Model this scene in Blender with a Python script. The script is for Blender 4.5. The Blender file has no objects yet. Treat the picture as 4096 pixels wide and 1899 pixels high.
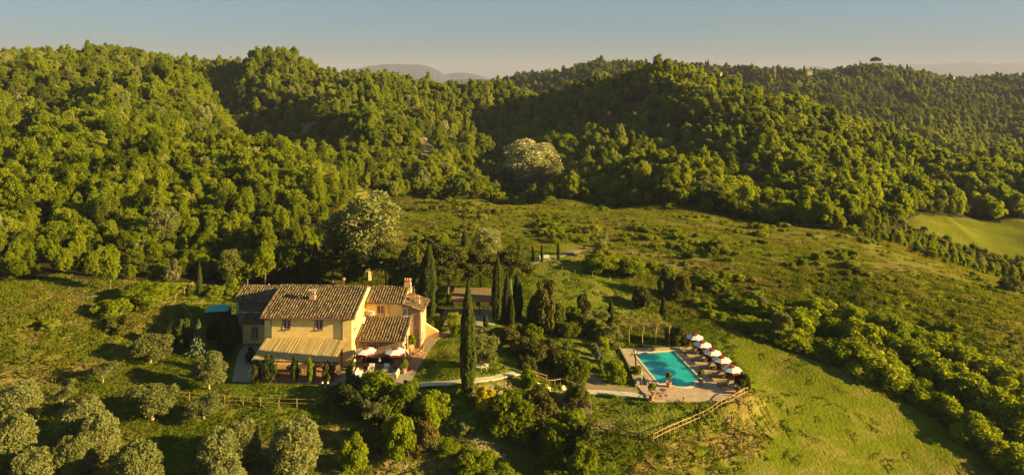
import bpy, math, random
import numpy as np
from mathutils import Vector

random.seed(7)
RNG = np.random.default_rng(7)
SC = bpy.context.scene
COL = SC.collection
R = math.radians

# ------------------------------------------------------------------ camera, sky, sun, exposure
FPX, CX, HY, CAMZ = 2730.0, 2048.0, 300.0, 38.5      # photo pixels: focal length, centre column, horizon row
cam = bpy.data.cameras.new('camera')
cam.sensor_width = 36.0
cam.lens = 36.0 * FPX / 4096.0
cam.shift_y = (HY - 949.5) / 4096.0
cam.clip_start, cam.clip_end = 1.0, 60000.0
cam_o = bpy.data.objects.new('camera', cam)
COL.objects.link(cam_o)
cam_o.location = (0, 0, CAMZ)
cam_o.rotation_euler = (R(90), 0, 0)
SC.camera = cam_o

SUN_EL = R(15.5)
SUN_H = Vector((0.984, -0.178, 0)).normalized()
SUN_DIR = Vector((SUN_H.x * math.cos(SUN_EL), SUN_H.y * math.cos(SUN_EL), math.sin(SUN_EL)))
world = bpy.data.worlds.new('World')
SC.world = world
world.use_nodes = True
nt = world.node_tree
nt.nodes.clear()
sky = nt.nodes.new('ShaderNodeTexSky')
sky.sky_type = 'NISHITA'
sky.sun_disc = False
sky.sun_elevation = SUN_EL
sky.sun_rotation = math.atan2(SUN_H.x, SUN_H.y)
sky.altitude = 100
sky.air_density = 1.0
sky.dust_density = 1.2
sky.ozone_density = 3.0
bg = nt.nodes.new('ShaderNodeBackground')
bg.inputs['Strength'].default_value = 0.074
wo = nt.nodes.new('ShaderNodeOutputWorld')
tn = nt.nodes.new('ShaderNodeMix'); tn.data_type = 'RGBA'; tn.blend_type = 'MULTIPLY'
tn.inputs[0].default_value = 1.0; tn.inputs[7].default_value = (0.25, 0.35, 0.44, 1)
nt.links.new(sky.outputs[0], tn.inputs[6])
veil = nt.nodes.new('ShaderNodeMix'); veil.data_type = 'RGBA'; veil.inputs[0].default_value = 0.55      # thin even veil over the whole sky
veil.inputs[7].default_value = (0.78, 1.14, 1.20, 1)
tcw = nt.nodes.new('ShaderNodeTexCoord'); mpw = nt.nodes.new('ShaderNodeMapping'); mpw.inputs['Scale'].default_value = (1.6, 1.6, 14.0)
nzw = nt.nodes.new('ShaderNodeTexNoise'); nzw.inputs['Scale'].default_value = 2.2; nzw.inputs['Detail'].default_value = 5
mrw = nt.nodes.new('ShaderNodeMapRange'); mrw.inputs[1].default_value = 0.35; mrw.inputs[2].default_value = 0.75; mrw.inputs[3].default_value = 0.50; mrw.inputs[4].default_value = 0.62
nt.links.new(tcw.outputs['Generated'], mpw.inputs['Vector']); nt.links.new(mpw.outputs[0], nzw.inputs['Vector']); nt.links.new(nzw.outputs[0], mrw.inputs[0]); nt.links.new(mrw.outputs[0], veil.inputs[0])
nt.links.new(tn.outputs[2], veil.inputs[6]); nt.links.new(veil.outputs[2], bg.inputs['Color'])
nt.links.new(bg.outputs[0], wo.inputs['Surface'])

sun = bpy.data.lights.new('sun', 'SUN')
sun.energy = 5.0
sun.angle = R(0.6)
sun.color = (1.0, 0.755, 0.29)
sun_o = bpy.data.objects.new('sun', sun)
COL.objects.link(sun_o)
sun_o.rotation_euler = SUN_DIR.to_track_quat('Z', 'Y').to_euler()
sun_o.location = (200, -60, 120)

SC.view_settings.view_transform = 'Standard'
SC.view_settings.look = 'None'
SC.view_settings.exposure = 2.1
SC.view_settings.gamma = 1.0
SC.view_settings.use_curve_mapping = False
SC.cycles.use_denoising = True
SC.cycles.max_bounces = 8
SC.cycles.diffuse_bounces = 6
SC.cycles.glossy_bounces = 2
SC.cycles.transmission_bounces = 3
SC.cycles.transparent_max_bounces = 6
SC.cycles.volume_bounces = 0

HAZE = 0.000105
# ------------------------------------------------------------------ noise
def _hash(ix, iy, seed):
    h = (ix.astype(np.int64) * 374761393 + iy.astype(np.int64) * 668265263 + seed * 974711) & 0xFFFFFFFF
    h = ((h ^ (h >> 13)) * 1274126177) & 0xFFFFFFFF
    return ((h ^ (h >> 16)) & 0xFFFF) / 65535.0
def vnoise(x, y, seed=0):
    x = np.asarray(x, float); y = np.asarray(y, float)
    ix, iy = np.floor(x), np.floor(y)
    fx, fy = x - ix, y - iy
    fx = fx * fx * (3 - 2 * fx); fy = fy * fy * (3 - 2 * fy)
    a = _hash(ix, iy, seed); b = _hash(ix + 1, iy, seed)
    c = _hash(ix, iy + 1, seed); d = _hash(ix + 1, iy + 1, seed)
    return (a + (b - a) * fx) * (1 - fy) + (c + (d - c) * fx) * fy
def fbm(x, y, seed=0, octaves=4):
    s, amp, tot = 0.0, 0.5, 0.0
    x = np.asarray(x, float); y = np.asarray(y, float)
    for o in range(octaves):
        s = s + amp * vnoise(x, y, seed + o * 17); tot += amp
        x, y, amp = x * 2.03 + 5.1, y * 2.03 + 1.7, amp * 0.5
    return s / tot
def sstep(a, b, x):
    t = np.clip((np.asarray(x, float) - a) / (b - a), 0, 1)
    return t * t * (3 - 2 * t)

# ------------------------------------------------------------------ terrain height
V = 4096 / 2575.0
def W(px, py, Y):
    """the point that the photograph shows at (px, py), Y metres out"""
    return ((px - CX) / FPX * Y, Y, CAMZ - Y * (py - HY) / FPX)
def flat(px, py, z):
    Y = FPX * (CAMZ - z) / (py - HY)
    return ((px - CX) / FPX * Y, Y)
ctrl = []
def cv(vx, vy, Y): ctrl.append(W(vx * V, vy * V, Y))          # seen point, 2575-wide coordinates
def cz(vx, vy, z):
    X, Y = flat(vx * V, vy * V, z); ctrl.append((X, Y, z))
def ca(vx, Y, z): ctrl.append(((vx * V - CX) / FPX * Y, Y, z))  # column, distance, height
for a in [  # near ground by height
    (0, 1194, -1.5), (300, 1194, -1.8), (600, 1194, -2.2), (900, 1194, -4.0), (1100, 1194, -5.0), (1300, 1194, -5.6), (1500, 1194, -6.0), (1700, 1194, -6.8), (1850, 1194, -8.2), (2050, 1194, -10.4), (2300, 1194, -13.5), (2560, 1194, -15.5),
    (600, 1010, -0.8), (830, 1010, -0.9), (300, 1040, -0.2), (0, 1000, 0.6), (150, 950, 1.2), (350, 900, 1.0), (520, 960, -0.2), (450, 820, 1.5), (250, 850, 2.6), (0, 850, 4.0), (100, 740, 5.6), (300, 720, 4.6), (470, 720, 2.6), (560, 720, 1.2),
    (700, 960, 0), (1000, 970, -0.2), (1180, 985, 0.05), (1110, 985, 0.0), (1240, 970, -0.2), (1060, 900, 0), (1100, 850, 0), (900, 880, 0), (900, 1060, -2.0), (1100, 1080, -2.6), (1300, 1080, -3.6), (1450, 1100, -5.0), (1250, 1010, -1.0), (1300, 945, -0.5), (1250, 900, -0.4), (1250, 830, -0.2),
    (1330, 870, -1.4), (1440, 950, -2.8), (1500, 985, -3.3), (1580, 1000, -3.5), (1500, 900, -3.0), (1450, 850, -2.2), (1560, 820, -2.8), (1640, 800, -2.9), (1600, 940, -3.5), (1700, 940, -3.5), (1700, 890, -3.5), (1800, 950, -3.5), (1680, 1000, -3.6), (1720, 1010, -3.7), (1560, 1020, -3.9), (1520, 1060, -4.4), (1640, 1085, -4.8),
    (1860, 985, -3.8), (1780, 860, -3.6), (1250, 770, 0.4), (1150, 770, 0.4), (1400, 760, -0.4), (1500, 730, 0.0), (1350, 680, 1.6), (1400, 648, 2.2), (1500, 670, 1.2), (1600, 720, -0.6), (1600, 770, -1.8), (1700, 760, -2.0), (1750, 800, -3.0),
    (1850, 830, -4.0), (1960, 870, -5.2), (2100, 900, -6.6), (2230, 950, -8.5), (2360, 1010, -10.6), (2490, 1120, -13.0), (1950, 940, -6.2), (2050, 1000, -7.4), (2200, 1060, -10.2), (2350, 1120, -12.6), (1940, 1060, -6.8), (1850, 1130, -7.2), (1800, 1060, -5.6),
    (2100, 840, -5.4), (2300, 880, -7.0), (2500, 960, -9.0), (1900, 780, -2.6), (1800, 720, -1.0), (2000, 740, -1.4), (2200, 780, -2.6), (2400, 820, -4.4), (2570, 860, -6.0),
    ]: cz(*a)
for a in [  # seen points by distance
    # left wooded slope
    (0, 640, 122), (200, 640, 126), (420, 640, 130), (640, 650, 133), (800, 640, 141), (0, 520, 146), (250, 500, 154), (500, 500, 166), (700, 540, 160), (0, 400, 180), (250, 370, 195), (450, 400, 190), (620, 440, 190), (0, 290, 250), (200, 270, 270), (400, 300, 260), (0, 200, 370), (180, 175, 420), (350, 180, 430), (520, 265, 330), (605, 345, 262), (700, 425, 212), (800, 480, 182), (870, 520, 168),
    # dark gully behind the first spur
    (880, 440, 240), (600, 200, 440), (745, 245, 390), (778, 330, 332), (842, 410, 286), (1640, 430, 248), (1720, 410, 298),
    # second spur with the bare cliff
    (690, 165, 440), (800, 215, 405), (900, 296, 350), (1000, 322, 322), (1105, 345, 300), (1060, 400, 278), (950, 380, 285), (1150, 415, 275), (1220, 455, 258),
    # back ridge on the left
    (500, 160, 520), (600, 162, 530), (720, 163, 520), (850, 196, 520), (1000, 216, 500), (1120, 232, 490), (1250, 246, 480),
    # middle valley
    (1180, 300, 430), (1210, 360, 380), (1300, 410, 330), (1340, 465, 265), (1300, 330, 420),
    # right wooded hill
    (1330, 250, 480), (1420, 232, 450), (1480, 222, 430), (1560, 190, 425), (1650, 178, 420), (1740, 190, 425), (1830, 222, 425), (1920, 250, 420), (2020, 268, 412), (2150, 312, 380), (2300, 402, 322), (2440, 516, 262), (1480, 300, 385), (1600, 270, 375), (1550, 360, 320), (1640, 340, 330), (1450, 400, 310), (1420, 480, 235), (1560, 470, 238), (1500, 495, 222), (1800, 330, 320), (1800, 440, 250), (2000, 380, 285), (2000, 470, 235), (2150, 430, 262), (2150, 530, 212), (2300, 520, 228), (1850, 530, 200), (1700, 525, 198), (2000, 565, 184), (2200, 612, 174), (2400, 672, 164), (2560, 720, 155),
    # meadow
    (900, 480, 232), (1150, 478, 238), (1300, 490, 222), (1400, 495, 213), (1300, 560, 176), (1100, 560, 172), (950, 560, 170), (1000, 640, 142), (1200, 640, 141), (1700, 600, 154), (1900, 660, 138), (2200, 720, 126), (2450, 760, 124), (1550, 580, 164),
    # smooth field beyond on the right
    (2300, 545, 258), (2450, 560, 250), (2575, 585, 246), (2450, 630, 214), (2575, 650, 210), (2700, 640, 215),
    # grassy shelf further back
    (2400, 392, 400), (2520, 392, 400), (2470, 420, 350), (2575, 430, 340),
    # far right hills
    (1190, 222, 930), (1290, 210, 900), (1400, 192, 880), (1500, 172, 870), (1570, 168, 870), (1700, 180, 900), (1800, 178, 930), (1900, 176, 940), (1960, 174, 950), (2050, 186, 980), (2130, 176, 1000), (2200, 160, 1000), (2270, 172, 1000), (2350, 190, 1050), (2450, 196, 1100), (2575, 192, 1120), (2200, 215, 880), (2100, 250, 780), (2250, 300, 680), (2400, 260, 850), (2400, 340, 640), (2575, 300, 760), (2575, 360, 620), (1950, 220, 840),
    ]:
    cv(*a)
    lower = 0.0
    if a[2] > 700: lower = 8.0 if a[2] < 2000 else 0.0
    elif a[0] > 1310 and a[2] > 255 and a[1] < 540: lower = 5.5
    elif a[2] > 484 and a[0] < 1310: lower = 7.0
    elif 650 < a[0] < 1160 and a[1] < 420 and a[2] > 250: lower = 4.0
    if lower: ctrl[-1] = (ctrl[-1][0], ctrl[-1][1], ctrl[-1][2] - lower)     # the crowns, not the soil, make the skyline
for a in [  # hidden or outside the frame
    (-400, 60, 0), (-400, 100, 6), (-500, 200, 35), (-500, 400, 60), (1290, 40, -4), (3200, 60, -22), (3200, 120, -14), (3200, 200, -30), (3200, 400, -40), (200, 40, -2), (2400, 50, -18),
    (2300, 430, -32), (2500, 500, -42), (2000, 520, -24), (1700, 620, -22), (1400, 640, -20), (1100, 700, -30), (500, 750, 10), (0, 700, 28), (-300, 800, 40), (3200, 800, -10), (3200, 1200, 20),
    (2480, 300, -14), (2650, 300, -20), (700, 300, -15), (640, 330, -11), (600, 372, -3), (780, 272, -12), (560, 412, 10), (1250, 350, -12), (1200, 420, -4), (1290, 300, -10), (700, 275, -8), (630, 300, -4),
    (500, 1600, -80), (1200, 1600, -90), (1900, 1500, -50), (2500, 1600, -70), (-200, 1600, -70), (500, 3000, -140), (1288, 2600, -140), (2000, 2600, -140), (2600, 2800, -140), (-300, 3000, -140),
    (300, 20000, -140), (1288, 20000, -140), (2300, 20000, -140), (800, 5500, -140), (1600, 6000, -140), (2300, 6000, -140), (-600, 20000, -140), (3200, 20000, -140), (3200, 4000, -140), (-600, 4000, -140), (-900, 500, 60), (3600, 500, -40),
    ]: ca(*a)
CT = np.array(ctrl)
def _uv(X, Y): return np.stack([np.asarray(X) / np.asarray(Y) * 1.3, np.log(np.asarray(Y))], -1)
_P = _uv(CT[:, 0], CT[:, 1])
def _K(d2): return np.where(d2 > 1e-12, 0.5 * d2 * np.log(np.maximum(d2, 1e-12)), 0.0)
def _fit():
    n = len(_P)
    d2 = ((_P[:, None] - _P[None]) ** 2).sum(-1)
    A = np.zeros((n + 3, n + 3))
    A[:n, :n] = _K(d2) + np.eye(n) * 2e-5
    Q = np.c_[np.ones(n), _P]
    A[:n, n:] = Q; A[n:, :n] = Q.T
    return np.linalg.solve(A, np.r_[CT[:, 2] / CT[:, 1], 0, 0, 0])     # slope from the camera column keeps far and near on one scale
_Wt = _fit()
def _tps(X, Y):
    sh = np.shape(X)
    q = _uv(np.ravel(X), np.ravel(Y))
    out = np.empty(len(q))
    for i in range(0, len(q), 20000):
        c = q[i:i + 20000]
        d2 = ((c[:, None] - _P[None]) ** 2).sum(-1)
        out[i:i + 20000] = _K(d2) @ _Wt[:-3] + _Wt[-3] + c @ _Wt[-2:]
    return (out * np.ravel(Y)).reshape(sh)

def poly_sd(X, Y, poly):
    """signed distance to a polygon, negative inside"""
    X = np.asarray(X, float); Y = np.asarray(Y, float)
    d = np.full(X.shape, 1e9); ins = np.zeros(X.shape, bool)
    n = len(poly)
    for i in range(n):
        x0, y0 = poly[i][:2]; x1, y1 = poly[(i + 1) % n][:2]
        ex, ey = x1 - x0, y1 - y0
        t = np.clip(((X - x0) * ex + (Y - y0) * ey) / (ex * ex + ey * ey + 1e-9), 0, 1)
        d = np.minimum(d, np.hypot(X - x0 - t * ex, Y - y0 - t * ey))
        if abs(y1 - y0) > 1e-9:
            cr = ((y0 > Y) != (y1 > Y)) & (X < (x1 - x0) * (Y - y0) / (y1 - y0) + x0)
            ins ^= cr
    return np.where(ins, -d, d)
DZ = -3.5
DECK = [flat(*p, DZ) for p in [(2484, 1393), (2620, 1390), (2765, 1386), (2800, 1412), (2880, 1470), (2950, 1522), (2984, 1547), (2956, 1574), (2878, 1602), (2728, 1605), (2597, 1606), (2575, 1575), (2552, 1545), (2520, 1458)]]
TERR = [(-39.5, 84.6), (-22.0, 84.2), (-13.4, 84.6), (-12.2, 88), (-11.2, 94), (-9.4, 99), (-8.6, 103.5), (-12, 107), (-40, 107), (-41.0, 96)]
POOL_O = np.array([20.05, 92.95]); PA = R(8.5)
PU = np.array([math.cos(PA), math.sin(PA)]); PV = np.array([-math.sin(PA), math.cos(PA)])
def pool(u, v): 
    p = POOL_O + PU * u + PV * v
    return (p[0], p[1])
POOL = [pool(0, 0), pool(0, 10.3), pool(6.1, 10.3), pool(6.1, 0)]

def far_hills(X, Y):
    a = X / Y * FPX + CX
    def bump(c, w, Y0, wy, y_top, p=2.0):
        zt = CAMZ + Y0 * (HY - y_top) / FPX + 140
        return zt * np.exp(-np.abs((a - c) / w) ** p) * np.exp(-((Y - Y0) / wy) ** 2)
    z = bump(1580, 230, 9000, 900, 258, 4) * (0.93 + 0.12 * fbm(a / 60, Y * 0, 3, 3))
    z = np.maximum(z, bump(1840, 160, 9800, 900, 291, 2))
    z = np.maximum(z, bump(1900, 260, 6500, 500, 316, 2))
    z = np.maximum(z, bump(60, 170, 6000, 700, 196, 3))
    z = np.maximum(z, bump(3950, 620, 15000, 1300, 250, 4) * (0.86 + 0.22 * fbm(a / 90, Y * 0, 5, 3)))
    z = np.maximum(z, bump(3260, 120, 13000, 1000, 264, 2))
    return z
def height(X, Y, pads=True):
    X = np.asarray(X, float); Y = np.asarray(Y, float)
    z = _tps(X, Y)
    k = sstep(150, 260, Y)
    rg = 1 - np.abs(2 * fbm(X / 62 + 3, Y / 130, 11, 3) - 1)
    z = z + k * sstep(3000, 1200, Y) * ((rg - 0.80) * 21 + (fbm(X / 28, Y / 30, 23, 3) - 0.5) * 5)
    z = z + sstep(60, 75, Y) * (fbm(X / 5, Y / 5, 31, 3) - 0.5) * 0.5
    kf = sstep(1400, 3200, Y); z = z * (1 - kf) - 140.0 * kf
    z = z + far_hills(X, Y)
    if pads:
        near = (Y < 130) & (np.abs(X) < 60)
        if near.any():
            zz = z[near] if z.ndim else z.reshape(1)
            xx = X[near] if X.ndim else X.reshape(1)
            yy = Y[near] if Y.ndim else Y.reshape(1)
            s = poly_sd(xx, yy, TERR); k = 1 - sstep(-0.2, 3.5, s); zz = zz * (1 - k) + (-0.03) * k
            s = poly_sd(xx, yy, DECK); k = 1 - sstep(0.2, 3.0, s); zz = zz * (1 - k) + (DZ - 0.06) * k
            k = 1 - sstep(-1.3, -0.6, s); zz = zz * (1 - k) + (DZ - 2.6) * k
            if z.ndim: z[near] = zz
            else: z = zz[0]
    return z
_ray = np.exp(np.linspace(math.log(40), math.log(3000), 900))
def at(px, py, ymin=40):
    """ground point seen at a photo pixel"""
    Ys = _ray[_ray >= ymin]
    Xs = (px - CX) / FPX * Ys
    d = (CAMZ - Ys * (py - HY) / FPX) - height(Xs, Ys)
    i = int(np.argmax(d < 0))
    if d[i] >= 0: i = len(Ys) - 1
    if i > 0:
        t = d[i - 1] / (d[i - 1] - d[i]); Y = Ys[i - 1] + t * (Ys[i] - Ys[i - 1])
    else: Y = Ys[0]
    X = (px - CX) / FPX * Y
    return Vector((X, Y, float(height(np.array([X]), np.array([Y]))[0])))
def gz(x, y): return float(height(np.array([x]), np.array([y]))[0])
def pxy(X, Y, Z): return CX + FPX * X / Y, HY + FPX * (CAMZ - Z) / Y

# ------------------------------------------------------------------ mesh helpers
def tag(o, label=None, cat=None, group=None, kind=None):
    if label: o['label'] = label
    if cat: o['category'] = cat
    if group: o['group'] = group
    if kind: o['kind'] = kind
    return o
def link(name, me, parent=None, loc=None, rz=0.0, mat=None):
    if mat is not None and not me.materials: me.materials.append(mat)
    o = bpy.data.objects.new(name, me); COL.objects.link(o)
    if parent is not None: o.parent = parent
    if loc is not None: o.location = loc
    if rz: o.rotation_euler = (0, 0, rz)
    return o
def thing(name, loc, label, cat, group=None, rz=0.0, scale=None):
    o = bpy.data.objects.new(name, None); COL.objects.link(o)
    o.empty_display_size = 0.3
    o.location = loc; o.rotation_euler = (0, 0, rz)
    if scale: o.scale = scale if hasattr(scale, '__len__') else (scale,) * 3
    return tag(o, label, cat, group)
def np_mesh(name, verts, tris=None, quads=None, attrs=None, smooth=False):
    me = bpy.data.meshes.new(name)
    verts = np.asarray(verts, np.float32)
    nt_ = 0 if tris is None else len(tris); nq = 0 if quads is None else len(quads)
    me.vertices.add(len(verts)); me.vertices.foreach_set('co', verts.ravel())
    li = []
    if nt_: li.append(np.asarray(tris, np.int32).ravel())
    if nq: li.append(np.asarray(quads, np.int32).ravel())
    li = np.concatenate(li)
    me.loops.add(len(li)); me.loops.foreach_set('vertex_index', li)
    me.polygons.add(nt_ + nq)
    st = np.r_[np.arange(nt_) * 3, nt_ * 3 + np.arange(nq) * 4].astype(np.int32)
    me.polygons.foreach_set('loop_start', st)
    try: me.polygons.foreach_set('loop_total', np.r_[np.full(nt_, 3), np.full(nq, 4)].astype(np.int32))
    except Exception: pass
    if smooth: me.polygons.foreach_set('use_smooth', np.ones(nt_ + nq, bool))
    for k, (typ, dom, data) in (attrs or {}).items():
        at_ = me.attributes.new(k, typ, dom)
        at_.data.foreach_set('color' if typ == 'FLOAT_COLOR' else ('vector' if typ == 'FLOAT_VECTOR' else 'value'), np.asarray(data, np.float32 if typ != 'INT' else np.int32).ravel())
    me.update(calc_edges=True); me.validate()
    return me

class MB:
    """collects boxes, tubes and sheets for ONE mesh"""
    def __init__(self): self.v = []; self.f = []
    def add(self, vs, fs):
        b = len(self.v); self.v += [tuple(p) for p in vs]; self.f += [tuple(i + b for i in q) for q in fs]; return self
    def box(self, c, s, rz=0.0, rx=0.0, ry=0.0):
        from mathutils import Euler
        m = Euler((rx, ry, rz)).to_matrix(); c = Vector(c)
        vs = [c + m @ Vector((sx * s[0] / 2, sy * s[1] / 2, sz * s[2] / 2)) for sz in (-1, 1) for sy in (-1, 1) for sx in (-1, 1)]
        return self.add(vs, [(0, 2, 3, 1), (4, 5, 7, 6), (0, 1, 5, 4), (2, 6, 7, 3), (0, 4, 6, 2), (1, 3, 7, 5)])
    def bar(self, a, b, w, h=None, up=(0, 0, 1)):
        h = h or w; a = Vector(a); b = Vector(b); d = (b - a).normalized()
        x = d.cross(Vector(up)); x = x.normalized() if x.length > 1e-4 else Vector((1, 0, 0)); y = x.cross(d)
        vs = [p + x * sx * w / 2 + y * sy * h / 2 for p in (a, b) for sy in (-1, 1) for sx in (-1, 1)]
        return self.add(vs, [(0, 2, 3, 1), (4, 5, 7, 6), (0, 1, 5, 4), (2, 6, 7, 3), (0, 4, 6, 2), (1, 3, 7, 5)])
    def tube(self, pts, rad, n=6, cap=True):
        pts = [Vector(p) for p in pts]; rad = rad if hasattr(rad, '__len__') else [rad] * len(pts)
        vs, fs = [], []
        for i, p in enumerate(pts):
            d = (pts[min(i + 1, len(pts) - 1)] - pts[max(i - 1, 0)]).normalized()
            x = d.cross(Vector((0.3, 0.2, 1)) if abs(d.z) < .95 else Vector((1, 0, 0))).normalized(); y = d.cross(x)
            vs += [p + (x * math.cos(2 * math.pi * k / n) + y * math.sin(2 * math.pi * k / n)) * rad[i] for k in range(n)]
        for i in range(len(pts) - 1):
            fs += [(i * n + k, i * n + (k + 1) % n, (i + 1) * n + (k + 1) % n, (i + 1) * n + k) for k in range(n)]
        if cap: fs += [tuple(reversed(range(n))), tuple(range((len(pts) - 1) * n, len(pts) * n))]
        return self.add(vs, fs)
    def lathe(self, prof, n=12, c=(0, 0, 0), close=True):
        vs = [(c[0] + r * math.cos(2 * math.pi * k / n), c[1] + r * math.sin(2 * math.pi * k / n), c[2] + z) for r, z in prof for k in range(n)]
        fs = [(i * n + k, i * n + (k + 1) % n, (i + 1) * n + (k + 1) % n, (i + 1) * n + k) for i in range(len(prof) - 1) for k in range(n)]
        if close: fs += [tuple(reversed(range(n))), tuple(range((len(prof) - 1) * n, len(prof) * n))]
        return self.add(vs, fs)
    def prism(self, poly, z0, z1):
        n = len(poly)
        area = sum(poly[i][0] * poly[(i + 1) % n][1] - poly[(i + 1) % n][0] * poly[i][1] for i in range(n))
        if area < 0: poly = list(reversed(poly))
        vs = [(p[0], p[1], z0) for p in poly] + [(p[0], p[1], z1) for p in poly]
        return self.add(vs, [tuple(reversed(range(n))), tuple(range(n, 2 * n))] + [(i, (i + 1) % n, n + (i + 1) % n, n + i) for i in range(n)])
    def mesh(self, name, mat=None, smooth=False):
        me = bpy.data.meshes.new(name); me.from_pydata(self.v, [], self.f)
        if smooth: me.polygons.foreach_set('use_smooth', np.ones(len(me.polygons), bool))
        if mat: me.materials.append(mat)
        return me
    def build(self, name, mat, parent=None, loc=None, rz=0.0, smooth=False):
        return link(name, self.mesh(name, mat, smooth), parent, loc, rz)

# ------------------------------------------------------------------ materials
def mat_new(name):
    m = bpy.data.materials.new(name); m.use_nodes = True
    m.node_tree.nodes.clear()
    return m, m.node_tree.nodes, m.node_tree.links
def _n(N, typ, **kw):
    n = N.new(typ)
    for k, v in kw.items(): setattr(n, k, v)
    return n
def mat_plain(name, col, rough=0.8, var=0.15, scale=3.0, bump=0.0, metal=0.0, col2=None, detail=5):
    m, N, L = mat_new(name)
    out = _n(N, 'ShaderNodeOutputMaterial'); b = _n(N, 'ShaderNodeBsdfPrincipled')
    b.inputs['Roughness'].default_value = rough; b.inputs['Metallic'].default_value = metal
    b.inputs['Specular IOR Level'].default_value = 0.3
    tc = _n(N, 'ShaderNodeTexCoord'); nz = _n(N, 'ShaderNodeTexNoise'); nz.inputs['Scale'].default_value = scale; nz.inputs['Detail'].default_value = detail
    L.new(tc.outputs['Object'], nz.inputs['Vector'])
    mx = _n(N, 'ShaderNodeMix', data_type='RGBA')
    c2 = col2 or tuple(c * (1 - 2 * var) for c in col)
    c1 = tuple(min(1, c * (1 + var)) for c in col)
    mx.inputs[6].default_value = (*c2, 1); mx.inputs[7].default_value = (*c1, 1)
    rm = _n(N, 'ShaderNodeMapRange'); rm.inputs[1].default_value = 0.3; rm.inputs[2].default_value = 0.7
    L.new(nz.outputs[0], rm.inputs[0]); L.new(rm.outputs[0], mx.inputs[0]); L.new(mx.outputs[2], b.inputs['Base Color'])
    if bump:
        bp = _n(N, 'ShaderNodeBump'); bp.inputs['Strength'].default_value = bump; bp.inputs['Distance'].default_value = 0.03
        L.new(nz.outputs[0], bp.inputs['Height']); L.new(bp.outputs[0], b.inputs['Normal'])
    L.new(b.outputs[0], out.inputs[0])
    return m
def mat_leaf(name, cols, trans=0.55, hue_noise=0.25):
    """foliage: base colour from a ramp driven by the plant's own tint, each leaf a little different, light shining through"""
    m, N, L = mat_new(name)
    out = _n(N, 'ShaderNodeOutputMaterial')
    at1 = _n(N, 'ShaderNodeAttribute', attribute_type='INSTANCER', attribute_name='tint')
    lf = _n(N, 'ShaderNodeAttribute', attribute_type='GEOMETRY', attribute_name='leaf')
    ma = _n(N, 'ShaderNodeMath', operation='MULTIPLY_ADD'); ma.inputs[1].default_value = hue_noise; 
    L.new(lf.outputs['Fac'], ma.inputs[0]); L.new(at1.outputs['Fac'], ma.inputs[2])
    rp = _n(N, 'ShaderNodeValToRGB'); e = rp.color_ramp.elements
    while len(e) < len(cols): e.new(0.5)
    for i, c in enumerate(cols): e[i].position = i / max(1, len(cols) - 1); e[i].color = (*c, 1)
    L.new(ma.outputs[0], rp.inputs[0])
    d = _n(N, 'ShaderNodeBsdfDiffuse'); t = _n(N, 'ShaderNodeBsdfTranslucent'); mx = _n(N, 'ShaderNodeMixShader')
    tm = _n(N, 'ShaderNodeMix', data_type='RGBA', blend_type='MULTIPLY'); tm.inputs[0].default_value = 1; tm.inputs[7].default_value = (1.45, 1.40, 0.5, 1)
    L.new(rp.outputs[0], d.inputs[0]); L.new(rp.outputs[0], tm.inputs[6]); L.new(tm.outputs[2], t.inputs[0])
    mx.inputs[0].default_value = trans
    L.new(d.outputs[0], mx.inputs[1]); L.new(t.outputs[0], mx.inputs[2])
    L.new(mx.outputs[0], out.inputs[0])
    return m
def mat_ground(name):
    m, N, L = mat_new(name)
    out = _n(N, 'ShaderNodeOutputMaterial'); b = _n(N, 'ShaderNodeBsdfDiffuse')
    a = _n(N, 'ShaderNodeAttribute', attribute_type='GEOMETRY', attribute_name='gcol')
    geo = _n(N, 'ShaderNodeNewGeometry')
    n1 = _n(N, 'ShaderNodeTexNoise'); n1.inputs['Scale'].default_value = 1.6; n1.inputs['Detail'].default_value = 6; n1.inputs['Roughness'].default_value = 0.7
    L.new(geo.outputs['Position'], n1.inputs['Vector'])
    r1 = _n(N, 'ShaderNodeMapRange'); r1.inputs[1].default_value = 0.3; r1.inputs[2].default_value = 0.7; r1.inputs[3].default_value = 0.72; r1.inputs[4].default_value = 1.25
    L.new(n1.outputs[0], r1.inputs[0])
    mu = _n(N, 'ShaderNodeMix', data_type='RGBA', blend_type='MULTIPLY'); mu.inputs[0].default_value = 1
    L.new(a.outputs['Color'], mu.inputs[6]); L.new(r1.outputs[0], mu.inputs[7])
    L.new(mu.outputs[2], b.inputs[0])
    bp = _n(N, 'ShaderNodeBump'); bp.inputs['Strength'].default_value = 0.8; bp.inputs['Distance'].default_value = 0.35
    n2 = _n(N, 'ShaderNodeTexNoise'); n2.inputs['Scale'].default_value = 2.6; n2.inputs['Detail'].default_value = 5; L.new(geo.outputs['Position'], n2.inputs['Vector'])
    L.new(n2.outputs[0], bp.inputs['Height']); L.new(bp.outputs[0], b.inputs['Normal'])
    L.new(b.outputs[0], out.inputs[0])
    return m

# ------------------------------------------------------------------ zones of the land
def colpx(X, Y): return CX + FPX * np.asarray(X) / np.asarray(Y)
_fe = np.array([(-2500, 96), (-400, 102), (0, 106), (350, 111), (640, 115), (760, 118), (1000, 122), (1150, 122), (1240, 134), (1330, 150), (1372, 172), (1395, 205), (1430, 238), (1800, 244), (2000, 236), (2100, 228), (2300, 219), (2700, 201), (3200, 184), (3500, 174), (3650, 170), (3800, 166), (4096, 158), (6500, 140)])
def forest_edge(X, Y): return np.interp(colpx(X, Y), _fe[:, 0], _fe[:, 1])
_ge = np.array([(0, 80), (1300, 128), (1500, 130), (1900, 132), (2080, 139), (2240, 139), (2350, 132), (2600, 122), (2720, 118), (2800, 117), (3000, 114), (3400, 110), (3700, 106), (4000, 99), (4600, 90)])
def garden_edge(X, Y): return np.interp(colpx(X, Y), _ge[:, 0], _ge[:, 1])
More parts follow.
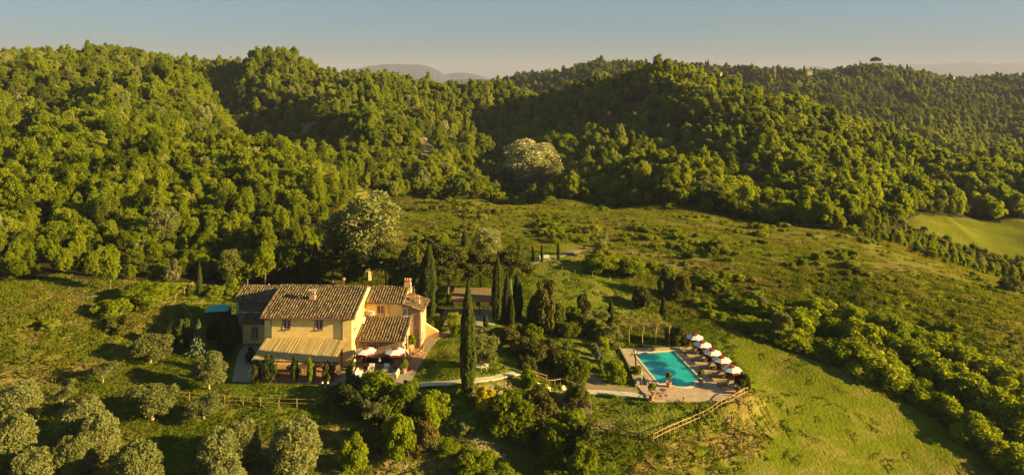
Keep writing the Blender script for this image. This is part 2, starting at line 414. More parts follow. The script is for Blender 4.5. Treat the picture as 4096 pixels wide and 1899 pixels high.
FIELD_PX = [(3600, 885), (3680, 858), (3880, 872), (4060, 905), (4400, 990), (4400, 1110), (4096, 1046), (3850, 985)]
def in_far_field(X, Y):
    X = np.asarray(X, float); Y = np.asarray(Y, float)
    out = np.zeros(X.shape, bool)
    k = (colpx(X, Y) > 3560) & (Y > 182) & (Y < 285)
    out |= (colpx(X, Y) > 4000) & (Y > 198) & (Y < 268)
    if k.any():
        x, y = X[k], Y[k]
        out[k] |= px_in(*pxy(x, y, height(x, y, False)), FIELD_PX)
    return out
def in_shelf(X, Y):
    p = colpx(X, Y)
    return (p > 3770) & (p < 4010) & (Y > 385) & (Y < 408)
def forest_mask(X, Y):
    return (Y > forest_edge(X, Y)) & ~in_far_field(X, Y) & ~in_shelf(X, Y)
def px_in(px, py, poly):
    return poly_sd(px, py, poly) < 0
def soft_in(px, py, poly, w):
    return 1 - sstep(-w, w, poly_sd(px, py, poly))
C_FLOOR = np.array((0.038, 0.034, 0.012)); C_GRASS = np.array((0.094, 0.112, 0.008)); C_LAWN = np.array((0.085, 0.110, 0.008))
C_DRY = np.array((0.20, 0.145, 0.048)); C_MEAD = np.array((0.118, 0.138, 0.008)); C_PINK = np.array((0.150, 0.120, 0.032)); C_SOIL = np.array((0.20, 0.15, 0.085))
def ground_color(X, Y, Z):
    px, py = pxy(X, Y, Z)
    def blend(c, col, k):
        k = np.clip(k, 0, 1)[..., None]
        return c * (1 - k) + col * k
    n1 = fbm(X / 6, Y / 6, 41, 4); n2 = fbm(X / 1.7, Y / 1.7, 43, 4); n3 = fbm(X / 22, Y / 22, 47, 3); n4 = fbm(X / 3.2, Y / 3.2, 53, 4)
    c = np.broadcast_to(C_GRASS, X.shape + (3,)).copy()
    c = blend(c, C_DRY * 0.8, sstep(0.52, 0.72, n1) * 0.55)                 # worn patches everywhere
    c = blend(c, np.array((0.07, 0.085, 0.010)), sstep(0.5, 0.75, n4) * 0.6)
    # meadow
    md = (Y > garden_edge(X, Y)) & ~forest_mask(X, Y)
    cm = blend(np.broadcast_to(C_MEAD, X.shape + (3,)).copy(), C_PINK, sstep(0.47, 0.62, fbm(X / 16 + Y / 40, Y / 9, 59, 4)))
    c[md] = cm[md]
    pm = soft_in(px, py, [(2950, 905), (3250, 880), (3700, 990), (4096, 1060), (4096, 1200), (3900, 1120), (3500, 1030), (3200, 960)], 40) * (Y < forest_edge(X, Y))
    c = blend(c, np.array((0.160, 0.135, 0.040)), pm * (0.4 + 0.5 * sstep(0.35, 0.6, n1)))
    # left rough hillside
    lh = soft_in(px, py, [(-900, 1080), (650, 1130), (700, 1230), (560, 1400), (200, 1640), (-900, 1700)], 50) * (Y < 125)
    c = blend(c, np.array((0.125, 0.115, 0.020)), lh); c = blend(c, np.array((0.20, 0.15, 0.05)), lh * sstep(0.48, 0.66, n4) * 0.8)
    # olive grove floor, dry between the trees
    og = soft_in(px, py, [(-900, 1560), (900, 1680), (1500, 1720), (1800, 2300), (-900, 2300)], 60)
    c = blend(c, np.array((0.17, 0.13, 0.045)), og * sstep(0.42, 0.66, n1) * 0.75)
    # lawns
    for p in ([(1640, 1540), (1780, 1330), (2050, 1400), (2080, 1490), (1950, 1530)], [(2360, 1585), (2590, 1612), (2730, 1610), (2900, 1615), (2640, 1740), (2380, 1700)], [(2080, 1060), (2260, 1030), (2620, 1120), (2600, 1290), (2200, 1230)], [(2240, 1330), (2500, 1390), (2540, 1560), (2400, 1560)], [(850, 1520), (1420, 1525), (1350, 1600), (800, 1590)]):
        k = soft_in(px, py, p, 14) * (Y < 160)
        c = blend(c, C_LAWN, k); c = blend(c, np.array((0.16, 0.14, 0.03)), k * sstep(0.5, 0.75, n1) * 0.5)
    # mown field on the right
    fk = soft_in(px, py, [(2900, 1290), (3150, 1360), (3500, 1520), (3800, 1700), (4000, 1990), (4000, 2300), (2700, 2300), (3080, 1660), (2960, 1500)], 20) * (Y < 125)
    row = fbm((X + 0.35 * Y) / 9, (Y - 0.5 * X) / 1.6, 61, 3)
    c = blend(c, np.array((0.080, 0.092, 0.006)), fk); c = blend(c, C_DRY * 0.85, fk * .55 * sstep(0.48, 0.78, 0.55 * row + 0.45 * n2 + 0.10 * sstep(1650, 1850, py)) * 0.95)
    # straw bank below the fence
    bk = soft_in(px, py, [(2990, 1555), (3060, 1590), (3120, 1690), (3060, 1800), (2900, 1899), (2750, 2100), (2300, 2100), (2480, 1880), (2650, 1770), (2760, 1740), (2900, 1640)], 25) * (Y < 110)
    c = blend(c, C_DRY * 0.92, bk * .95 * sstep(0.36, 0.58, 0.5 * n2 + 0.5 * n1)); 
    # bare earth: by the big cypress, under the steps, the path at the top of the lawn, the cliffs
    for p, w in (([(1850, 1555), (2060, 1515), (2090, 1540), (1990, 1580), (1860, 1580)], 8), ([(2140, 1540), (2300, 1580), (2290, 1640), (2210, 1660)], 12), ([(2250, 1590), (2220, 1640), (2280, 1660), (2330, 1600)], 8), ([(2330, 1690), (2470, 1700), (2480, 1730), (2330, 1720)], 6), ([(1500, 1700), (2350, 1760), (2200, 1860), (1500, 1899)], 60)):
        k = soft_in(px, py, p, w) * (Y < 110)
        c = blend(c, C_SOIL, k * (0.35 + 0.65 * n2))
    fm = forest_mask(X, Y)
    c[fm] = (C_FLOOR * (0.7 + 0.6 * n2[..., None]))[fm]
    for p in ([(1660, 540), (1760, 545), (1750, 640), (1690, 640)], [(2110, 480), (2150, 480), (2140, 530), (2110, 520)], [(2960, 600), (3040, 600), (3030, 720), (2980, 710)], [(1170, 500), (1270, 480), (1260, 590), (1180, 580)]):
        k = soft_in(px, py, p, 8) * (Y > 200) * (Y < 480)
        c = blend(c, np.array((0.20, 0.155, 0.095)), k)
    ff = in_far_field(X, Y); c[ff] = (np.array((0.100, 0.106, 0.010)) * (0.85 + .3 * fbm(X / 9, Y / 9, 77, 3))[..., None] + np.array((.03, .015, .01)) * sstep(.5, .7, fbm(X / 14, Y / 5, 79, 3))[..., None])[ff]
    c[in_shelf(X, Y)] = np.array((0.13, 0.14, 0.015))
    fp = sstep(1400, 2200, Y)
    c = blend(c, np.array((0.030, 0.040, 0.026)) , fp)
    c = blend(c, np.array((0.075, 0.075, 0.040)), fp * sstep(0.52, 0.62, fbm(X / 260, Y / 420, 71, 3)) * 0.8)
    c = blend(c, np.array((0.022, 0.040, 0.050)), sstep(4200, 5600, Y))  # bluish air and shade painted into the ground colour of the distant mountains
    return c

def make_terrain():
    aa = np.r_[np.linspace(-1.9, -0.86, 60)[:-1], np.linspace(-0.86, 0.86, 640), np.linspace(0.86, 1.9, 60)[1:]]
    yy = np.r_[np.exp(np.linspace(math.log(30), math.log(60), 30))[:-1], np.exp(np.linspace(math.log(60), math.log(140), 260))[:-1], np.exp(np.linspace(math.log(140), math.log(1300), 300))[:-1], np.exp(np.linspace(math.log(1300), math.log(20000), 150))]
    A, Y = np.meshgrid(aa, yy); X = A * Y
    Z = height(X, Y)
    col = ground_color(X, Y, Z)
    n, k = Y.shape
    idx = np.arange(n * k).reshape(n, k)
    q = np.stack([idx[:-1, :-1], idx[:-1, 1:], idx[1:, 1:], idx[1:, :-1]], -1).reshape(-1, 4)
    rgba = np.concatenate([col, np.ones(col.shape[:2] + (1,))], -1).reshape(-1, 4)
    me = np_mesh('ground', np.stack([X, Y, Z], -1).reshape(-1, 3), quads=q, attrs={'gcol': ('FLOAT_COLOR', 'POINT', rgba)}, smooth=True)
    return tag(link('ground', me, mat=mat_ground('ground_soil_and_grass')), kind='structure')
make_terrain()

def make_haze():
    m, N, L = mat_new('pale_air')
    out = _n(N, 'ShaderNodeOutputMaterial'); v = _n(N, 'ShaderNodeVolumePrincipled')
    v.inputs['Color'].default_value = (0.35, 0.37, 0.57, 1); v.inputs['Density'].default_value = HAZE
    v.inputs['Anisotropy'].default_value = 0.0
    L.new(v.outputs[0], out.inputs['Volume'])
    o = MB().box((0, 10450, 85), (78500, 21100, 490)).build('haze', m)
    return tag(o, kind='stuff')
make_haze()
# ------------------------------------------------------------------ plants
def rand_unit(n, rng):
    v = rng.normal(size=(n, 3)); return v / np.linalg.norm(v, axis=1, keepdims=True)
def leaf_tris(P, nrm, size, rng, aspect=1.0, up=None):
    """one small leaf spray (a triangle) per point, facing roughly nrm"""
    n = len(P)
    t = rand_unit(n, rng)
    if up is not None: t = t * (1 - up) + np.array((0, 0, 1.0)) * up
    t = t - nrm * (t * nrm).sum(1, keepdims=True); t /= np.linalg.norm(t, axis=1, keepdims=True) + 1e-9
    b = np.cross(nrm, t)
    s = (size * rng.uniform(0.6, 1.35, n))[:, None]
    V0 = P + t * s * 0.65 * aspect; V1 = P - t * s * 0.45 * aspect + b * s * 0.5; V2 = P - t * s * 0.45 * aspect - b * s * 0.5
    vs = np.stack([V0, V1, V2], 1).reshape(-1, 3)
    return vs
def leaf_mesh(name, vs, rng, mat, spread=1.0, base=None):
    n = len(vs) // 3
    lv = rng.uniform(-0.5, 0.5, n) * spread if base is None else base
    me = np_mesh(name, vs, tris=np.arange(n * 3).reshape(-1, 3), attrs={'leaf': ('FLOAT', 'POINT', np.repeat(lv, 3))})
    me.materials.append(mat)
    return me
def lobes_cloud(lobes, n, rng, shell=0.55):
    """points and outward directions spread through a set of ellipsoid lobes"""
    L = np.array([(*c, *r) for c, r in lobes], float)
    area = (L[:, 3] * L[:, 4] + L[:, 4] * L[:, 5] + L[:, 3] * L[:, 5])
    k = rng.choice(len(L), n, p=area / area.sum())
    d = rand_unit(n, rng)
    d[:, 2] = np.where((d[:, 2] < -0.3) & (rng.uniform(size=n) < 0.6), -d[:, 2], d[:, 2])
    r = shell + (1.08 - shell) * rng.uniform(size=n) ** 0.6
    P = L[k, :3] + d * L[k, 3:] * r[:, None]
    return P, d, k
def round_lobes(h0, h1, rad, k, rng, lobe=0.42, flat=1.0):
    """lobes over an egg-shaped crown between heights h0 and h1"""
    c = (h0 + h1) / 2; hh = (h1 - h0) / 2
    out = [((0, 0, c), (rad * 0.62, rad * 0.62, hh * 0.68))]
    for i in range(k):
        z = 1 - 2 * (i + 0.5) / k; ph = i * 2.39996 + rng.uniform(-.5, .5)
        z = z * 0.85 + 0.15
        q = math.sqrt(max(0, 1 - z * z)); s = rng.uniform(0.72, 1.12) * lobe
        m = rng.uniform(0.55, 0.85)
        out.append(((rad * m * q * math.cos(ph), rad * m * q * math.sin(ph), c + hh * m * z), (rad * s, rad * s, min(rad, hh) * s * flat)))
    return out
def trunk_mb(h, r0, rng, limbs=(), lean=0.06, n=6):
    m = MB(); dx, dy = rng.uniform(-lean, lean, 2) * h
    pts = [(0, 0, -0.3), (dx * .1, dy * .1, 0.15 * h), (dx * .5, dy * .5, 0.55 * h), (dx, dy, h)]
    m.tube(pts, [r0 * 1.35, r0, r0 * .75, r0 * .4], n)
    for (x, y, z), f, r in limbs:
        b = Vector((dx * f, dy * f, h * f)); t = Vector((x, y, z)); mid = b.lerp(t, .5) + Vector((0, 0, .05 * h))
        m.tube([b, mid, t], [r0 * r, r0 * r * .7, r0 * r * .25], 5)
    return m
M = {}
M['bark'] = mat_plain('bark', (0.13, 0.10, 0.07), 0.9, 0.3, 6)
M['bark_pale'] = mat_plain('bark_pale', (0.32, 0.25, 0.16), 0.9, 0.3, 6)
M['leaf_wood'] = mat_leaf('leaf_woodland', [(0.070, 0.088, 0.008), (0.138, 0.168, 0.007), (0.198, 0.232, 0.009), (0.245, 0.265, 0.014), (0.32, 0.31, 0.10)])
M['leaf_dark'] = mat_leaf('leaf_evergreen', [(0.020, 0.028, 0.008), (0.040, 0.050, 0.010), (0.065, 0.072, 0.014), (0.09, 0.09, 0.02)], 0.15)
M['leaf_cypress'] = mat_leaf('leaf_cypress', [(0.026, 0.036, 0.008), (0.045, 0.055, 0.010), (0.075, 0.080, 0.014)], 0.12)
M['leaf_olive'] = mat_leaf('leaf_olive', [(0.110, 0.116, 0.034), (0.175, 0.180, 0.060), (0.25, 0.245, 0.095)], 0.45)
M['leaf_pale'] = mat_leaf('leaf_poplar', [(0.13, 0.14, 0.035), (0.22, 0.22, 0.080), (0.36, 0.34, 0.18)], 0.3)
M['leaf_brown'] = mat_leaf('leaf_bronze', [(0.06, 0.058, 0.012), (0.10, 0.092, 0.018), (0.15, 0.11, 0.026)], 0.3)
M['leaf_pine'] = mat_leaf('leaf_pine', [(0.055, 0.060, 0.012), (0.090, 0.094, 0.018), (0.135, 0.128, 0.028)], 0.25)
M['leaf_bright'] = mat_leaf('leaf_fresh', [(0.100, 0.122, 0.007), (0.155, 0.188, 0.009), (0.215, 0.240, 0.014)], 0.4)
M['leaf_yellow'] = mat_leaf('leaf_broom', [(0.10, 0.11, 0.01), (0.30, 0.24, 0.01), (0.50, 0.36, 0.01)], 0.3)
M['leaf_blossom'] = mat_leaf('leaf_blossom', [(0.09, 0.10, 0.02), (0.17, 0.16, 0.07), (0.36, 0.30, 0.22)], 0.3, 0.6)
M['leaf_blue'] = mat_leaf('leaf_bluegreen', [(0.08, 0.095, 0.055), (0.12, 0.14, 0.085), (0.17, 0.19, 0.12)], 0.2)
M['leaf_red'] = mat_leaf('leaf_red', [(0.08, 0.02, 0.012), (0.16, 0.03, 0.02)], 0.3)
M['grass'] = mat_leaf('grass_blades', [(0.082, 0.106, 0.006), (0.115, 0.140, 0.008), (0.15, 0.152, 0.016), (0.21, 0.165, 0.045)], 0.4)

def proto_tree(kind, seed):
    """returns crown mesh and trunk mesh of one plant about its own base"""
    rng = np.random.default_rng(seed)
    if kind == 'wood':
        upright = seed % 2 == 0
        h = rng.uniform(9.0, 11.0) if upright else rng.uniform(7.6, 9.6); rad = rng.uniform(2.3, 2.9) if upright else rng.uniform(3.0, 3.9)
        lb = round_lobes(h * 0.10, h, rad, 34 if upright else 28, rng, 0.27)
        lb = [((c[0] * rng.uniform(.8, 1.25), c[1] * rng.uniform(.8, 1.25), c[2] + rng.normal(0, .45)), (r[0] * rng.uniform(.7, 1.2), r[1] * rng.uniform(.7, 1.2), r[2] * (rng.uniform(1.0, 1.7) if upright else rng.uniform(.6, 1.1)))) for c, r in lb]
        P, d, k = lobes_cloud(lb, 4400, rng, .35); tone = rng.uniform(-.35, .35, len(lb))[k]
        P = P + rng.normal(0, .16, P.shape)
        nr = d * 0.35 + rand_unit(len(P), rng) * 0.85; nr /= np.linalg.norm(nr, axis=1, keepdims=True)
        cr = leaf_mesh('crown', leaf_tris(P, nr, 0.34, rng, 1.2), rng, M['leaf_wood'], base=rng.uniform(-.5, .5, len(P)) * .7 + tone)
        lim = [(c, rng.uniform(.3, .8), .4) for c, r in lb[3:12]]
        return cr, trunk_mb(h * .7, 0.17, rng, lim).mesh('trunk', M['bark'])
    if kind == 'poplar':
        h = 12.5; lb = [((0, 0, 7.0), (2.2, 2.2, 4.6))]
        for i in range(18):
            a = i * 2.4; z = 3.0 + 8.8 * (i / 17); r = 3.2 * math.sin(math.pi * (0.2 + 0.75 * (1 - i / 17))) 
            lb.append(((r * math.cos(a) * .75, r * math.sin(a) * .75, z), (1.25, 1.25, 1.7)))
        P, d, k = lobes_cloud(lb, 6500, rng, .35)
        nr = d * .5 + rand_unit(len(P), rng) * .8; nr /= np.linalg.norm(nr, axis=1, keepdims=True)
        cr = leaf_mesh('crown', leaf_tris(P, nr, 0.34, rng), rng, M['leaf_pale'], base=rng.uniform(-.5, .5, len(P)) + (P[:, 2] - 7) / 22)
        return cr, trunk_mb(9.5, 0.24, rng, [(c, rng.uniform(.2, .7), .5) for c, r in lb[2:14]]).mesh('trunk', M['bark_pale'])
    if kind == 'cypress':
        h = 12.0; n = 11000
        zz = rng.uniform(0, 1, n) ** 0.85; ph = rng.uniform(0, 2 * math.pi, n)
        prof = np.interp(zz, [0, .04, .16, .40, .65, .85, 1], [.45, .75, .95, 1, .82, .48, .04])
        rip = 1 + 0.16 * np.sin(ph * 5 + 7 * zz) * np.sin(ph * 3 - 11 * zz) + 0.12 * (vnoise(ph * 2.2, zz * 16, seed) - .5) * 2
        r = prof * rip * (0.80 + 0.24 * rng.uniform(size=n))
        P = np.stack([r * np.cos(ph), r * np.sin(ph), 0.3 + zz * (h - .3)], 1)
        d = np.stack([np.cos(ph), np.sin(ph), np.full(n, .25)], 1)
        nr = d + rand_unit(n, rng) * .55; nr /= np.linalg.norm(nr, axis=1, keepdims=True)
        cr = leaf_mesh('crown', leaf_tris(P, nr, 0.18, rng, 1.8, .75), rng, M['leaf_cypress'])
        return cr, trunk_mb(h * .8, 0.16, rng, (), .01).mesh('trunk', M['bark'])
    if kind == 'pine':
        h = 10.0; lb = []
        for i in range(26):
            a = i * 2.4; q = math.sqrt((i + .5) / 26); z = 5.2 + 4.2 * (1 - q ** 2) + rng.uniform(-1.0, .5)
            lb.append(((3.6 * q * math.cos(a), 3.6 * q * math.sin(a), z), (1.15, 1.15, .75)))
        P, d, k = lobes_cloud(lb, 6500, rng, .5)
        nr = d * .6 + rand_unit(len(P), rng) * .7; nr /= np.linalg.norm(nr, axis=1, keepdims=True)
        cr = leaf_mesh('crown', leaf_tris(P, nr, 0.30, rng, 1.2), rng, M['leaf_pine'], base=rng.uniform(-.5, .5, len(P)) * .7 + rng.uniform(-.3, .3, len(lb))[k])
        return cr, trunk_mb(6.5, 0.24, rng, [(c, rng.uniform(.55, .95), .45) for c, r in lb[::2]]).mesh('trunk', M['bark'])
    if kind == 'umbrella_pine':
        lb = [((2.9 * math.sqrt((i + .5) / 20) * math.cos(i * 2.4), 2.9 * math.sqrt((i + .5) / 20) * math.sin(i * 2.4), 6.3 - 1.1 * ((i + .5) / 20)), (1.1, 1.1, .95)) for i in range(20)]
        P, d, k = lobes_cloud(lb, 2500, rng, .5)
        cr = leaf_mesh('crown', leaf_tris(P, rand_unit(len(P), rng), 0.35, rng), rng, M['leaf_dark'])
        return cr, trunk_mb(6.2, 0.22, rng, [(c, .8, .5) for c, r in lb[::3]]).mesh('trunk', M['bark'])
    if kind == 'olive':
        lb = [((0, 0, 2.9), (1.6, 1.6, 1.25))]
        for i in range(22):
            a = i * 2.4; z = 1.5 + 2.7 * rng.uniform(); r = rng.uniform(.5, 1.7)
            lb.append(((r * math.cos(a), r * math.sin(a), z), (.8, .8, .75)))
        P, d, k = lobes_cloud(lb, 9000, rng, .5)
        nr = d * .4 + rand_unit(len(P), rng) * .9; nr /= np.linalg.norm(nr, axis=1, keepdims=True)
        cr = leaf_mesh('crown', leaf_tris(P, nr, 0.17, rng, 1.7, .35), rng, M['leaf_olive'])
        return cr, trunk_mb(2.0, 0.17, rng, [(c, rng.uniform(.5, 1), .6) for c, r in lb[1:11]], .12).mesh('trunk', M['bark_pale'])
    if kind == 'olive_bush':
        lb = [((0, 0, 2.3), (1.7, 1.7, 1.6))]
        for i in range(26):
            a = i * 2.4; z = .7 + 3.4 * (i / 25) + rng.uniform(-.2, .2); q = math.sqrt(max(.05, 1 - ((z - 2.0) / 2.6) ** 2)); r = 1.55 * q * rng.uniform(.75, 1.1)
            lb.append(((r * math.cos(a), r * math.sin(a), z), (.85, .85, .8)))
        P, d, k = lobes_cloud(lb, 11000, rng, .6); P[:, 2] = np.abs(P[:, 2])
        nr = d * .45 + rand_unit(len(P), rng) * .85; nr /= np.linalg.norm(nr, axis=1, keepdims=True)
        cr = leaf_mesh('crown', leaf_tris(P, nr, 0.17, rng, 1.7, .35), rng, M['leaf_olive'])
        return cr, trunk_mb(2.0, 0.17, rng, [(c, rng.uniform(.5, 1), .6) for c, r in lb[1:9]], .12).mesh('trunk', M['bark'])
    if kind == 'blue_conifer':
        n = 3200; zz = rng.uniform(0, 1, n) ** 1.3; tier = (zz * 11) % 1; ph = rng.uniform(0, 6.28, n)
        r = (1 - zz) * (.55 + .45 * (1 - tier)) * (.55 + .5 * rng.uniform(size=n)) * .55 * (1 + .25 * np.sin(ph * 7 + np.floor(zz * 11) * 2))
        P = np.stack([r * np.cos(ph), r * np.sin(ph), .06 + .94 * zz], 1)
        return leaf_mesh('crown', leaf_tris(P, rand_unit(n, rng), .06, rng, 1.4), rng, M['leaf_blue']), trunk_mb(.9, .03, rng, (), .01).mesh('trunk', M['bark'])
    if kind == 'sparse':
        lb = [((1.5 * math.cos(i * 2.4) * (.5 + .5 * (i % 3) / 2), 1.5 * math.sin(i * 2.4) * (.5 + .5 * (i % 3) / 2), 1.7 + 1.6 * rng.uniform()), (.6, .6, .5)) for i in range(13)]
        P, d, k = lobes_cloud(lb, 1900, rng, .2)
        cr = leaf_mesh('crown', leaf_tris(P, rand_unit(len(P), rng), 0.16, rng, 1.5), rng, M['leaf_olive'])
        return cr, trunk_mb(1.5, 0.12, rng, [(c, rng.uniform(.5, 1), .6) for c, r in lb], .15).mesh('trunk', M['bark_pale'])
    if kind in ('shrub', 'shrub_dark', 'shrub_brown', 'shrub_bright', 'shrub_pale', 'broom', 'blossom', 'lavender'):
        mt = {'shrub': 'leaf_wood', 'shrub_dark': 'leaf_dark', 'shrub_brown': 'leaf_brown', 'shrub_bright': 'leaf_bright', 'shrub_pale': 'leaf_pale', 'broom': 'leaf_yellow', 'blossom': 'leaf_blossom', 'lavender': 'leaf_blue'}[kind]
        lb = round_lobes(-0.1, 1.0, 0.52, 13, rng, 0.40)
        lb = [((c[0], c[1], max(c[2], .16)), r) for c, r in lb]
        P, d, k = lobes_cloud(lb, 4200, rng, .5); P[:, 2] = np.abs(P[:, 2])
        nr = d * .7 + rand_unit(len(P), rng) * .6; nr /= np.linalg.norm(nr, axis=1, keepdims=True)
        cr = leaf_mesh('foliage', leaf_tris(P, nr, 0.062, rng, 1.25), rng, M[mt], base=rng.uniform(-.5, .5, len(P)) * .8 + rng.uniform(-.3, .3, len(lb))[k])
        m = MB()
        for c, r in lb[1:8]: m.tube([(0, 0, -.05), (c[0] * .4, c[1] * .4, c[2] * .6), c], [.022, .015, .005], 4)
        return cr, m.mesh('stem', M['bark'])
    if kind == 'grass':
        n = 90; P = rng.uniform(-.8, .8, (n, 3)); P[:, 2] = rng.uniform(0.0, .05, n)
        nr = rand_unit(n, rng) * .55; nr[:, 2] = 1; nr /= np.linalg.norm(nr, axis=1, keepdims=True)
        return leaf_mesh('grass', leaf_tris(P, nr, 0.17, rng, 1.5, .2), rng, M['grass']), None
    if kind == 'tall_grass':
        n = 280; P = rng.normal(0, .5, (n, 3)); P[:, 2] = rng.uniform(0.02, .26, n) * (1 - np.hypot(P[:, 0], P[:, 1]) * .4)
        nr = rand_unit(n, rng); nr[:, 2] *= .4; nr /= np.linalg.norm(nr, axis=1, keepdims=True)
        return leaf_mesh('grass', leaf_tris(P, nr, 0.085, rng, 2.2, .6), rng, M['grass']), None
PR = {k: [proto_tree(k, 100 + 13 * i + j * 7) for j in range(n)] for i, (k, n) in enumerate([('wood', 8), ('poplar', 2), ('cypress', 3), ('pine', 2), ('umbrella_pine', 1), ('olive', 3), ('olive_bush', 3), ('blue_conifer', 1), ('sparse', 2), ('shrub', 3), ('shrub_dark', 2), ('shrub_brown', 2), ('shrub_bright', 2), ('shrub_pale', 2), ('broom', 1), ('blossom', 1), ('lavender', 1), ('grass', 3), ('tall_grass', 2)])}

def plant(kind, name, loc, h_scale, w_scale, label, cat, group=None, tint=0.4, i=None, crown='crown', stem='trunk', ry=0.0):
    """one plant as a thing: an Empty at its base with a crown and a trunk"""
    cr, tr = PR[kind][(i if i is not None else random.randrange(99)) % len(PR[kind])]
    t = thing(name, loc, label, cat, group, random.uniform(0, 6.28), (w_scale, w_scale, h_scale))
    c = link(crown, cr, t); c['tint'] = float(tint)
    if tr is not None: link(stem, tr, t)
    return t

def scatter(name, P, rot, scl, pidx, tint, meshes, kind='stuff'):
    """one object of what nobody could count: instances of a few plants on points"""
    n = len(P)
    me = bpy.data.meshes.new(name)
    me.vertices.add(n); me.vertices.foreach_set('co', np.asarray(P, np.float32).ravel())
    for k, typ, dat in (('rot', 'FLOAT_VECTOR', rot), ('scl', 'FLOAT_VECTOR', scl), ('pidx', 'INT', pidx), ('tint', 'FLOAT', tint)):
        a = me.attributes.new(k, typ, 'POINT')
        a.data.foreach_set('vector' if typ == 'FLOAT_VECTOR' else 'value', np.asarray(dat, np.int32 if typ == 'INT' else np.float32).ravel())
    o = bpy.data.objects.new(name, me); COL.objects.link(o); o['kind'] = kind
    pc = bpy.data.collections.new(name + '_kinds')
    for j, m_ in enumerate(meshes):
        po = bpy.data.objects.new('%s_kind_%02d' % (name, j), m_); pc.objects.link(po)
    g = bpy.data.node_groups.new(name, 'GeometryNodeTree')
    g.interface.new_socket('Geometry', in_out='INPUT', socket_type='NodeSocketGeometry')
    g.interface.new_socket('Geometry', in_out='OUTPUT', socket_type='NodeSocketGeometry')
    N, L = g.nodes, g.links
    gi = N.new('NodeGroupInput'); go = N.new('NodeGroupOutput')
    ci = N.new('GeometryNodeCollectionInfo'); ci.inputs['Collection'].default_value = pc
    ci.inputs['Separate Children'].default_value = True; ci.inputs['Reset Children'].default_value = True
    ip = N.new('GeometryNodeInstanceOnPoints'); ip.inputs['Pick Instance'].default_value = True
    def attr(nm, typ):
        a = N.new('GeometryNodeInputNamedAttribute'); a.data_type = typ; a.inputs['Name'].default_value = nm; return a.outputs['Attribute']
    L.new(gi.outputs[0], ip.inputs['Points']); L.new(ci.outputs[0], ip.inputs['Instance'])
    L.new(attr('pidx', 'INT'), ip.inputs['Instance Index'])
    er = N.new('FunctionNodeEulerToRotation'); L.new(attr('rot', 'FLOAT_VECTOR'), er.inputs[0]); L.new(er.outputs[0], ip.inputs['Rotation'])
    L.new(attr('scl', 'FLOAT_VECTOR'), ip.inputs['Scale'])
    L.new(ip.outputs[0], go.inputs[0])
    md = o.modifiers.new('spread', 'NODES'); md.node_group = g
    return o

def jitter_grid(y0, y1, spacing_fn, amax, rng):
    """points over the fan in front of the camera, spaced by distance"""
    out = []; y = y0
    while y < y1:
        s = spacing_fn(y)
        xs = np.arange(-amax * y, amax * y, s)
        out.append(np.stack([xs + rng.uniform(-.45, .45, len(xs)) * s, y + rng.uniform(-.45, .45, len(xs)) * s], 1)); y += s
    return np.concatenate(out)

FAR_HOUSES = [(2873, 905), (2925, 915), (3222, 990), (3330, 1000), (3805, 1085), (3098, 945)]
